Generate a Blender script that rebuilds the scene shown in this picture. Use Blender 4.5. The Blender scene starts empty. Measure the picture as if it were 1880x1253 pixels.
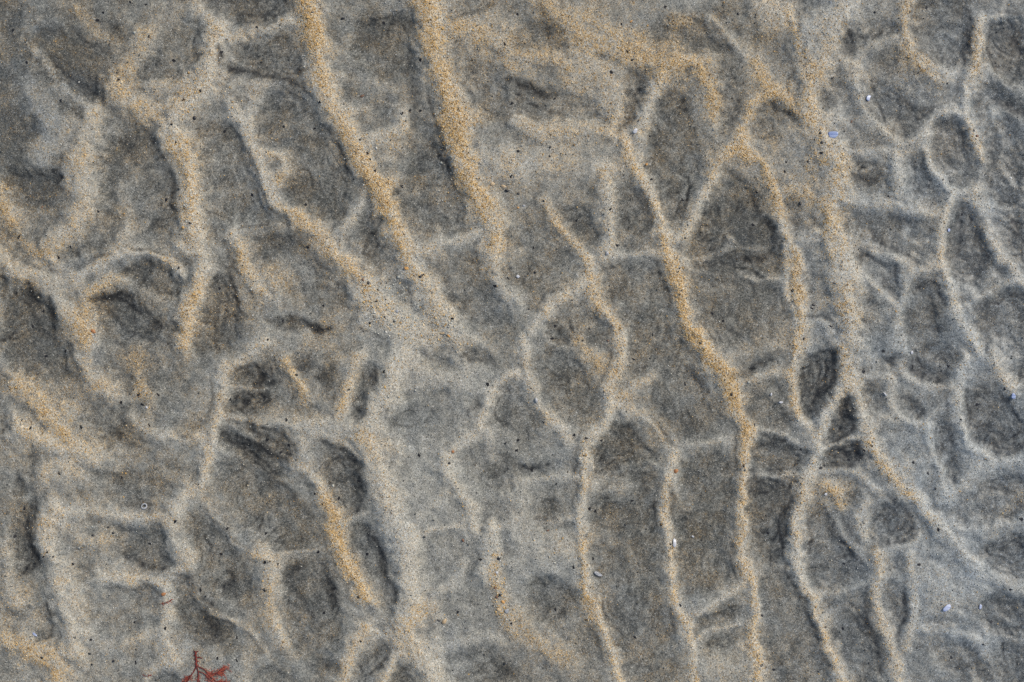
import bpy, math, random
import numpy as np
from mathutils import Vector

# ------------------------------------------------------------------ camera, sky, sun, exposure
scene = bpy.context.scene
COL = scene.collection
U = 0.0005                       # survey unit: half a millimetre; the surveyed patch is 1880 x 1253 units
PW, PH = 1880.0, 1253.0


def wx(u): return (u - PW / 2) * U
def wy(v): return (PH / 2 - v) * U


CAM_H = 1.2
cam_d = bpy.data.cameras.new('camera')
cam_d.sensor_width = 36.0
cam_d.lens = 36.0 * CAM_H / (PW * U)
cam_d.clip_start = 0.02
cam_d.clip_end = 500.0
cam = bpy.data.objects.new('camera', cam_d)
cam.location = (0, 0, CAM_H)
COL.objects.link(cam)
scene.camera = cam

SUN_EL, SUN_AZ = math.radians(44), math.radians(52)
sun_dir = Vector((math.sin(SUN_AZ) * math.cos(SUN_EL), math.cos(SUN_AZ) * math.cos(SUN_EL), math.sin(SUN_EL)))
world = bpy.data.worlds.new('World')
scene.world = world
world.use_nodes = True
wn = world.node_tree
wn.nodes.clear()
sky = wn.nodes.new('ShaderNodeTexSky')
sky.sky_type = 'NISHITA'
sky.sun_disc = False
sky.sun_elevation = SUN_EL
sky.sun_rotation = SUN_AZ
sky.air_density = 1.0
sky.dust_density = 3.0
sky.ozone_density = 1.0
bgn = wn.nodes.new('ShaderNodeBackground')
bgn.inputs['Strength'].default_value = 0.12
wo = wn.nodes.new('ShaderNodeOutputWorld')
wn.links.new(sky.outputs[0], bgn.inputs[0])
wn.links.new(bgn.outputs[0], wo.inputs[0])

sun_d = bpy.data.lights.new('sun', 'SUN')
sun_d.energy = 1.5
sun_d.angle = math.radians(20)
sun_d.color = (1.0, 0.98, 0.9)
sun = bpy.data.objects.new('sun', sun_d)
sun.location = sun_dir * 5
sun.rotation_euler = (-sun_dir).to_track_quat('-Z', 'Y').to_euler()
COL.objects.link(sun)

vs = scene.view_settings
vs.view_transform = 'Standard'
vs.look = 'None'
vs.gamma = 1.0
vs.use_curve_mapping = False
vs.exposure = 0.38
scene.cycles.use_denoising = False
scene.cycles.max_bounces = 4
scene.cycles.diffuse_bounces = 2

# ------------------------------------------------------------------ the survey of the sand bed
# ridge: half width, pale sand on it, [(u, v, share of ochre grains)]; hollow: depth of tone, outline; seam (mineral line, many also painted slope shade): half width, strength, line
RIDGES = [
 (20,0.9,[(560,-10,0.9),(570,40,0.95),(578,80,0.9),(582,115,0.6),(592,160,0.5),(608,200,0.5),(632,235,0.55),(655,275,0.7),(672,310,0.85),(692,345,0.9),(710,385,0.85),(725,425,0.75),(740,465,0.5),(760,500,0.4),(785,540,0.15),(820,590,0.1)]),
 (15,0.5,[(690,345,0.9),(712,345,0.9)]),
 (23,0.9,[(778,-10,0.6),(785,40,0.7),(795,90,0.75),(805,130,0.8),(818,175,0.95),(830,215,1),(840,260,0.9),(850,300,0.8),(865,345,0.75),(885,385,0.6),(902,415,0.35),(906,450,0.5),(910,475,0.2)]),
 (14,0.8,[(900,412,0.1),(860,431,0.1),(810,452,0.1),(765,464,0.1)]),
 (23,0.95,[(395,60,0.2),(392,100,0.15),(380,135,0.1),(360,170,0.1),(330,200,0.1),(312,225,0.2),(322,265,0.4),(340,300,0.45),(348,340,0.45),(350,380,0.25),(350,425,0.15),(358,465,0.1)]),
 (17,0.95,[(358,465,0.1),(368,500,0.2),(361,530,0.35),(350,565,0.5),(344,600,0.55),(335,635,0.5)]),
 (11,0.6,[(395,60,0.2),(430,66,0.2),(490,54,0.2),(530,40,0.2)]),
 (9,0.5,[(395,60,0.1),(370,30,0.1),(345,-5,0.1)]),
 (14,0.8,[(415,165,0.1),(435,210,0.1),(450,235,0.1),(465,280,0.1),(480,320,0.15),(500,365,0.3),(530,390,0.5),(560,415,0.55),(590,440,0.35),(620,470,0.5),(645,500,0.6),(670,530,0.45),(700,565,0.1)]),
 (13,0.7,[(490,280,0.3),(515,295,0.3),(508,345,0.3)]),
 (24,0.7,[(172,215,0.1),(160,255,0.15),(145,290,0.25),(145,330,0.25),(156,370,0.15),(140,415,0.15),(110,445,0.2),(92,462,0.3)]),
 (22,0.6,[(0,472,0.1),(30,500,0.1),(65,515,0.1),(100,545,0.1),(120,575,0.1),(145,600,0.1),(160,635,0.1)]),
 (14,0.4,[(0,345,0.5),(15,400,0.5),(50,450,0.5),(80,475,0.5)]),
 (15,0.45,[(80,475,0.2),(115,510,0.2),(150,530,0.2)]),
 (10,0.85,[(145,510,0.05),(165,495,0.05),(200,472,0.05),(240,461,0.05),(285,468,0.05),(315,480,0.05),(336,505,0.05)]),
 (18,0.5,[(205,520,0.5),(170,535,0.5),(155,575,0.5),(155,630,0.5)]),
 (13,0.75,[(419,430,0.1),(440,450,0.35),(445,480,0.6),(460,510,0.4),(482,538,0.3)]),
 (4.5,0.6,[(415,426,0),(450,419,0),(512,413,0)]),
 (12,0.5,[(220,350,0.1),(232,385,0.1),(228,425,0.1),(215,452,0.1)]),
 (35,0.95,[(670,540,0.1),(710,575,0.1),(760,612,0.1)]),
 (25,0.6,[(780,545,0.1),(820,605,0.1),(845,635,0.1)]),
 (17,0.6,[(680,260,0.1),(715,250,0.1),(745,225,0.1)]),
 (15,0.55,[(906,450,0.05),(902,490,0.05),(915,530,0.05),(940,555,0.05)]),
 (18,0.4,[(265,65,0.4),(250,100,0.4),(220,135,0.4)]),
 (13,0.2,[(140,25,0.4),(165,50,0.4),(195,70,0.4)]),
 (30,0.4,[(820,45,0.35),(870,60,0.35),(925,95,0.35)]),
 (30,0.5,[(880,295,0.15),(940,300,0.15)]),
 (22,0.5,[(200,160,0.25),(240,190,0.25),(295,225,0.25)]),
 (12.5,0.5,[(468,160,0.1),(456,200,0.1),(446,220,0.1)]),
 (15,0.4,[(490,505,0.3),(518,505,0.3),(500,530,0.3)]),
 (11,0.6,[(622,425,0.1),(648,402,0.1),(662,382,0.1)]),
 (30,0.4,[(60,165,0.05),(110,240,0.05),(75,280,0.05)]),
 (9,0.45,[(65,95,0.05),(120,155,0.05),(165,205,0.05)]),
 (20,0.35,[(350,150,0.15),(280,170,0.15)]),
 (16,0.75,[(1170,245,0.1),(1180,205,0.15),(1195,165,0.2),(1215,130,0.35),(1250,114,0.4),(1285,120,0.5)]),
 (14,0.5,[(1285,120,0.7),(1298,160,0.7),(1309,210,0.7),(1311,235,0.1)]),
 (13,0.9,[(1142,252,0.3),(1155,280,0.5),(1168,310,0.4),(1185,340,0.4),(1198,375,0.4),(1210,415,0.5),(1220,445,0.5),(1230,480,0.75),(1240,515,0.9),(1248,550,0.95),(1258,590,0.95),(1274,635,0.95)]),
 (12,0.9,[(1370,260,0.5),(1340,275,0.45),(1315,300,0.35),(1302,335,0.25),(1285,365,0.1),(1265,400,0.05),(1250,430,0.05),(1225,445,0.2)]),
 (11,0.7,[(1340,272,0.7),(1370,280,0.7),(1400,295,0.7),(1412,330,0.7),(1425,370,0.7),(1432,410,0.3),(1445,445,0.3),(1458,475,0.7),(1462,515,0.8),(1465,555,0.6),(1468,590,0.5),(1465,630,0.4)]),
 (7,0.8,[(1438,450,0),(1442,480,0),(1445,520,0),(1450,560,0),(1460,600,0)]),
 (12,0.6,[(1355,252,0.5),(1365,220,0.5),(1385,190,0.5),(1410,168,0.5),(1398,145,0.5),(1388,115,0.5)]),
 (13,0.5,[(1420,165,0.6),(1460,195,0.6)]),
 (26,0.85,[(1549,-10,0.3),(1535,45,0.1),(1505,95,0.1),(1488,145,0.4),(1485,190,0.4),(1495,230,0.3),(1515,265,0.3),(1530,300,0.4),(1530,350,0.35),(1522,390,0.4),(1525,430,0.35),(1535,470,0.35),(1545,515,0.2),(1550,555,0.4),(1555,600,0.45),(1558,635,0.4)]),
 (13,0.6,[(1440,20,0.5),(1460,70,0.5),(1475,110,0.5),(1490,142,0.5)]),
 (25,0.6,[(1480,65,0),(1525,30,0)]),
 (13,0.5,[(1661,-10,0.7),(1660,50,0.6),(1670,95,0.3),(1705,125,0.2),(1745,142,0.2)]),
 (11,0.75,[(1800,36,0.3),(1790,75,0.5),(1785,120,0.6),(1775,155,0.2),(1770,190,0.2),(1776,220,0.3),(1790,255,0.5),(1801,295,0.4)]),
 (7.5,0.6,[(1801,36,0.2),(1840,28,0.2)]),
 (10,0.6,[(1770,210,0.05),(1730,210,0.05),(1700,230,0.05),(1690,255,0.05),(1705,295,0.05),(1725,330,0.05),(1740,355,0.05),(1780,356,0.05)]),
 (7,0.45,[(1572,115,0.1),(1585,95,0.1),(1610,76,0.1),(1642,71,0.1)]),
 (15,0.5,[(1555,120,0.1),(1575,160,0.1),(1595,215,0.1),(1625,255,0.1),(1650,270,0.1),(1690,255,0.1)]),
 (14,0.6,[(1640,285,0),(1646,325,0),(1640,360,0)]),
 (12,0.45,[(1555,370,0.05),(1605,381,0.05),(1665,386,0.05),(1725,395,0.05)]),
 (11,0.5,[(1555,286,0.05),(1605,285,0.05),(1640,280,0.05)]),
 (11,0.85,[(1745,358,0.1),(1731,400,0.2),(1721,440,0.3),(1720,480,0.3),(1735,520,0.2),(1746,555,0.2),(1765,600,0.2),(1788,635,0.2)]),
 (12,0.65,[(1785,350,0.2),(1800,405,0.2),(1815,440,0.2),(1840,480,0.2),(1865,515,0.2),(1885,535,0.2)]),
 (10,0.5,[(1720,485,0.05),(1685,492,0.05),(1670,510,0.05),(1655,545,0.05),(1645,565,0.05),(1645,600,0.05),(1640,635,0.05)]),
 (9,0.45,[(1540,440,0),(1585,450,0),(1630,475,0),(1675,495,0)]),
 (9,0.45,[(1565,490,0),(1605,530,0),(1640,560,0)]),
 (9,0.4,[(1785,550,0.1),(1820,535,0.1),(1855,510,0.1)]),
 (11,0.5,[(1465,440,0.1),(1495,440,0.1),(1525,440,0.1)]),
 (5,0.7,[(1250,482,0.1),(1290,475,0.1),(1335,460,0.1),(1365,455,0.1),(1392,465,0.1)]),
 (4,0.5,[(1355,452,0),(1335,431,0)]),
 (4,0.45,[(1370,511,0),(1435,508,0)]),
 (11,0.55,[(995,370,0.45),(1015,405,0.45),(1045,445,0.45),(1075,475,0.45)]),
 (12,0.85,[(1076,478,0.1),(1078,505,0.1),(1055,535,0.1),(1015,560,0.1),(985,590,0.1),(960,632,0.1)]),
 (14,0.6,[(1078,480,0.4),(1085,525,0.4),(1100,565,0.4),(1125,590,0.4),(1136,635,0.4)]),
 (6,0.6,[(1075,472,0.1),(1105,468,0.1),(1150,470,0.1),(1202,462,0.1)]),
 (17,0.7,[(1105,310,0.25),(1110,360,0.25),(1116,400,0.25),(1120,440,0.25),(1108,465,0.25)]),
 (20,0.5,[(960,240,0.25),(1040,245,0.25),(1120,250,0.25)]),
 (32.5,0.4,[(955,300,0.05),(1040,305,0.05),(1105,310,0.05)]),
 (30,0.35,[(1005,15,0.5),(1065,65,0.5),(1140,95,0.5),(1205,108,0.5)]),
 (13,0.3,[(1105,55,0.5),(1180,70,0.5)]),
 (14,0.3,[(1235,35,0.5),(1260,38,0.5)]),
 (35,0.45,[(1070,125,0.2),(1115,160,0.2),(1132,210,0.2)]),
 (10,0.45,[(1305,35,0.1),(1340,75,0.1),(1370,105,0.1)]),
 (27.5,0.5,[(1390,-10,0.25),(1420,30,0.25)]),
 (18,0.3,[(940,125,0.35),(990,105,0.35),(1040,125,0.35)]),
 (4,0.6,[(1482,592,0),(1510,589,0),(1535,602,0)]),
 (18,0.2,[(1660,95,0.5),(1690,130,0.5),(1715,145,0.5)]),
 (17,0.3,[(1440,350,0.4),(1485,360,0.4)]),
 (12,0.9,[(485,631,0.15),(450,656,0.15),(420,671,0.15),(410,691,0.15),(408,726,0.15),(400,756,0.15),(390,786,0.15),(385,821,0.15),(382,846,0.15),(372,881,0.15),(345,906,0.15),(320,931,0.15)]),
 (15,0.65,[(320,931,0.1),(316,966,0.1),(320,1001,0.1),(345,1034,0.1)]),
 (11,0.65,[(660,656,0.3),(645,701,0.4),(630,736,0.55),(622,758,0.5)]),
 (25,0.85,[(720,666,0.1),(710,716,0.1),(685,766,0.1),(672,796,0.45),(685,826,0.4),(695,866,0.2),(705,906,0.3),(715,946,0.2),(735,986,0.1),(745,1026,0.1),(750,1066,0.1),(748,1116,0.25),(745,1156,0.4),(760,1196,0.3),(785,1236,0.1),(795,1261,0.1)]),
 (12,0.5,[(552,801,0.15),(558,851,0.15),(578,891,0.15)]),
 (14,0.7,[(578,886,0.3),(592,911,0.6),(610,936,0.95),(614,976,0.95),(630,1016,0.95),(645,1056,0.9),(665,1091,0.7),(685,1111,0.45)]),
 (14,0.65,[(470,1018,0.3),(500,1028,0.3),(500,1066,0.3),(495,1106,0.3),(505,1146,0.3),(522,1181,0.3)]),
 (4,0.7,[(720,1168,0),(650,1147,0)]),
 (13,0.65,[(670,1158,0.3),(645,1191,0.3),(635,1226,0.3),(625,1261,0.3)]),
 (13,0.7,[(705,1261,0.25),(725,1208,0.25),(745,1178,0.25)]),
 (13,0.85,[(945,688,0.15),(915,701,0.15),(895,731,0.15),(881,766,0.15),(875,791,0.15),(845,816,0.15),(820,834,0.15),(816,861,0.15),(830,896,0.15),(855,926,0.15),(870,966,0.15)]),
 (9,0.5,[(881,776,0.1),(895,801,0.1),(898,836,0.1)]),
 (7,0.75,[(870,966,0.05),(820,971,0.05),(770,982,0.05),(745,1008,0.05)]),
 (7,0.55,[(870,966,0),(945,961,0)]),
 (15,0.75,[(900,971,0.1),(895,1006,0.1),(890,1051,0.1)]),
 (10,0.4,[(745,971,0),(790,931,0),(820,896,0)]),
 (12,0.5,[(795,1091,0),(830,1066,0),(850,1036,0)]),
 (11,0.4,[(905,1021,0.5),(911,1066,0.5),(916,1101,0.5),(925,1136,0.5),(945,1164,0.5)]),
 (10,0.6,[(80,946,0.1),(130,937,0.1),(200,946,0.1),(260,951,0.1),(320,946,0.1)]),
 (20,0.45,[(10,1016,0.15),(15,1076,0.15),(30,1106,0.15)]),
 (18,0.85,[(100,936,0.15),(90,976,0.15),(95,1021,0.15),(105,1046,0.15),(115,1086,0.15),(125,1126,0.15),(131,1161,0.15),(125,1201,0.15)]),
 (12,0.8,[(185,1061,0.1),(225,1066,0.1),(280,1071,0.1),(305,1086,0.1),(309,1116,0.1),(300,1156,0.1),(302,1186,0.1),(325,1221,0.1)]),
 (11,0.5,[(300,1156,0),(250,1171,0),(225,1186,0)]),
 (10,0.6,[(335,1038,0.1),(298,1071,0.1)]),
 (23,0.5,[(30,701,0.5),(70,736,0.5),(95,771,0.5),(120,796,0.5)]),
 (20,0.65,[(25,778,0.15),(65,806,0.15),(125,826,0.15),(175,846,0.15)]),
 (30,0.5,[(125,861,0.2),(85,871,0.2)]),
 (20,0.5,[(140,666,0.2),(170,701,0.2),(200,726,0.2)]),
 (12,0.6,[(240,766,0.1),(280,796,0.1),(320,802,0.1),(370,801,0.1)]),
 (17,0.25,[(240,656,0.45),(265,726,0.45)]),
 (14,0.5,[(522,666,0.65),(545,706,0.65),(558,726,0.65)]),
 (9,0.65,[(565,791,0.05),(600,797,0.05),(635,815,0.05),(662,844,0.05)]),
 (5,0.5,[(410,771,0),(450,767,0),(500,771,0),(540,786,0)]),
 (3,0.6,[(420,711,0),(485,711,0)]),
 (5,0.5,[(380,931,0),(400,961,0),(430,996,0),(465,1021,0)]),
 (6,0.6,[(350,1071,0),(370,1106,0),(400,1126,0),(435,1141,0),(470,1166,0),(492,1198,0)]),
 (9,0.4,[(440,1261,0),(450,1216,0),(470,1206,0)]),
 (21,0.45,[(0,1171,0.45),(40,1191,0.45),(100,1221,0.45),(100,1261,0.45)]),
 (9,0.4,[(60,1156,0),(55,1106,0),(0,1116,0)]),
 (10,0.65,[(265,1258,0.15),(275,1231,0.15),(310,1206,0.15)]),
 (27.5,0.5,[(735,1156,0.4),(772,1116,0.4)]),
 (15,0.5,[(800,1261,0.1),(800,1201,0.1),(800,1176,0.1)]),
 (10,0.35,[(815,1176,0),(925,1176,0)]),
 (4,0.6,[(672,940,0),(625,962,0)]),
 (4,0.6,[(520,1017,0),(582,1014,0)]),
 (22,0.4,[(740,656,0),(780,691,0),(850,706,0)]),
 (15,0.35,[(140,971,0.2),(165,996,0.2),(200,986,0.2)]),
 (20,0.4,[(480,776,0.05),(600,781,0.05),(660,786,0.05)]),
 (12,0.75,[(960,621,0.2),(962,656,0.2),(968,691,0.2),(975,726,0.2),(995,756,0.2),(1020,781,0.2),(1035,801,0.2)]),
 (11,0.95,[(1140,616,0.3),(1135,661,0.3),(1125,691,0.3),(1115,721,0.3),(1119,751,0.25),(1105,781,0.15),(1080,811,0.15),(1072,841,0.15),(1069,886,0.1),(1065,926,0.2),(1062,966,0.15),(1068,1006,0.5),(1070,1046,0.5),(1070,1086,0.6),(1085,1126,0.4),(1105,1156,0.3),(1118,1191,0.3),(1126,1226,0.35),(1136,1261,0.4)]),
 (10,0.7,[(1120,744,0.3),(1155,721,0.3),(1180,701,0.3),(1202,691,0.3)]),
 (8,0.5,[(1135,748,0.1),(1170,761,0.1),(1200,786,0.1),(1220,816,0.1),(1235,836,0.1)]),
 (10,0.95,[(1235,826,0.2),(1225,866,0.3),(1218,906,0.3),(1220,946,0.4),(1225,986,0.3),(1228,1026,0.3),(1228,1066,0.4),(1240,1106,0.4),(1255,1141,0.4),(1265,1176,0.2),(1270,1216,0.3),(1272,1261,0.5)]),
 (7,0.4,[(1240,827,0),(1280,817,0),(1340,811,0)]),
 (16,0.85,[(1280,616,0.95),(1295,656,0.95),(1320,686,0.95),(1340,716,0.95),(1351,746,0.6)]),
 (10.5,0.95,[(1348,736,0.6),(1362,771,0.5),(1371,796,0.7),(1366,836,0.6),(1362,886,0.5),(1360,926,0.5),(1358,976,0.4),(1360,1016,0.4),(1368,1056,0.5),(1382,1084,0.5),(1385,1126,0.4),(1382,1166,0.4),(1386,1206,0.4),(1396,1261,0.6)]),
 (11,0.75,[(1465,616,0.4),(1460,661,0.4),(1451,686,0.4),(1452,716,0.5),(1461,751,0.5),(1482,786,0)]),
 (12,0.4,[(1440,681,0.1),(1390,691,0.1),(1340,708,0.1)]),
 (13,1,[(1548,616,0.4),(1552,666,0.3),(1555,701,0.1),(1530,731,0.15),(1510,771,0.15),(1500,806,0.1),(1495,846,0.05),(1480,876,0.1),(1466,916,0.15),(1458,956,0.15),(1456,996,0.2),(1461,1036,0.2),(1471,1071,0.3),(1490,1106,0.2),(1505,1146,0.4),(1520,1186,0.4),(1535,1226,0.4),(1548,1261,0.4)]),
 (14,0.75,[(1555,696,0.3),(1572,736,0.1),(1580,776,0.1),(1595,816,0.5),(1615,851,0.65),(1640,881,0.75),(1670,911,0.65),(1695,936,0.35),(1725,971,0.2),(1760,1011,0.2),(1790,1046,0.1)]),
 (5,0.8,[(1505,826,0),(1535,817,0),(1565,804,0),(1585,801,0)]),
 (8,0.6,[(1505,861,0.1),(1540,862,0.1),(1580,871,0.1),(1605,896,0.1),(1618,908,0.1)]),
 (11,0.6,[(1590,926,0.15),(1580,956,0.15),(1585,981,0.15)]),
 (15,0.4,[(1508,894,0.75),(1530,901,0.75),(1542,924,0.75)]),
 (11,0.8,[(1610,1016,0.45),(1612,1056,0.45),(1608,1101,0.45),(1615,1136,0.45),(1630,1176,0.45),(1640,1211,0.45),(1646,1261,0.45)]),
 (9,0.5,[(1610,1016,0.1),(1650,1006,0.1),(1682,984,0.1)]),
 (10,0.6,[(1665,1026,0.25),(1675,1066,0.25),(1675,1106,0.25),(1671,1151,0.25),(1660,1191,0.25)]),
 (5,0.4,[(1610,1056,0),(1570,1081,0),(1540,1091,0)]),
 (5,0.4,[(1515,926,0),(1530,966,0),(1560,1006,0),(1595,1041,0)]),
 (10,0.55,[(1655,621,0.1),(1655,656,0.1),(1660,681,0.1),(1680,706,0.1),(1720,716,0.1),(1760,711,0.1)]),
 (10,0.7,[(1770,656,0.05),(1760,696,0.05),(1755,746,0.05),(1760,786,0.05),(1776,821,0.05),(1815,844,0.05)]),
 (9,0.5,[(1635,696,0),(1635,731,0),(1650,771,0),(1680,781,0),(1705,771,0),(1718,758,0)]),
 (11,0.5,[(1705,791,0),(1710,826,0),(1720,856,0),(1730,896,0),(1740,914,0)]),
 (12,0.55,[(1885,841,0.05),(1830,851,0.05),(1790,866,0.05),(1760,896,0.05),(1735,921,0.05)]),
 (15,0.5,[(1820,646,0.3),(1835,691,0.3),(1855,718,0.3)]),
 (7,0.4,[(1585,691,0),(1640,691,0)]),
 (9,0.75,[(1280,1126,0),(1320,1101,0),(1365,1076,0)]),
 (5,0.7,[(1275,1181,0),(1305,1161,0),(1360,1141,0)]),
 (25,0.3,[(1300,1226,0),(1365,1221,0)]),
 (9,0.55,[(940,882,0),(990,877,0),(1060,876,0)]),
 (6,0.6,[(985,958,0),(1055,951,0)]),
 (35,0.4,[(940,926,0.05),(970,1006,0.05),(1040,1006,0.05)]),
 (17,0.4,[(1090,896,0.05),(1140,894,0.05)]),
 (5,0.5,[(1380,786,0),(1420,796,0),(1460,811,0),(1490,831,0)]),
 (4,0.35,[(1390,872,0),(1470,871,0)]),
 (20,0.2,[(940,1136,0.4),(970,1171,0.4),(1030,1206,0.4)]),
 (10,0.4,[(1690,1156,0),(1740,1157,0),(1790,1176,0)]),
 (11,0.4,[(1790,1051,0),(1885,1091,0)]),
 (12.5,0.35,[(1740,971,0),(1815,971,0),(1885,946,0)]),
 (7,0.4,[(1808,1156,0),(1801,1201,0)]),
 (35,0.45,[(1710,1066,0),(1740,1121,0)]),
 (30,0.3,[(1650,896,0),(1670,851,0)]),
 (14,0.3,[(1060,621,0.6),(1075,651,0.6),(1095,671,0.6)]),
 (14,0.2,[(1840,946,0.35),(1870,916,0.35)]),
 (7,0.4,[(1580,320,0),(1605,310,0),(1630,320,0)]),
 (6,0.35,[(1655,430,0),(1680,445,0),(1710,440,0)]),
 (6,0.4,[(1740,565,0),(1770,560,0),(1790,580,0)]),
 (6,0.35,[(1820,210,0.1),(1840,250,0.1),(1835,300,0.1),(1865,345,0.1)]),
 (6,0.35,[(1820,380,0.1),(1855,385,0.1),(1885,370,0.1)]),
 (6,0.35,[(1805,125,0),(1840,145,0),(1885,150,0)]),
 (6,0.4,[(1680,836,0),(1660,861,0),(1675,891,0)]),
 (6,0.4,[(1590,741,0),(1610,766,0),(1640,776,0)]),
 (6,0.35,[(1765,936,0),(1790,921,0),(1830,906,0)]),
 (6,0.35,[(1740,1056,0),(1790,1066,0),(1820,1091,0)]),
 (6,0.35,[(1830,1126,0),(1855,1146,0),(1885,1146,0)]),
 (6,0.35,[(1710,1201,0),(1750,1196,0),(1780,1221,0),(1790,1261,0)]),
 (6,0.35,[(1830,906,0),(1835,946,0),(1820,976,0)]),
 (6,0.35,[(1610,656,0),(1630,671,0),(1650,681,0)]),
]
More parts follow.
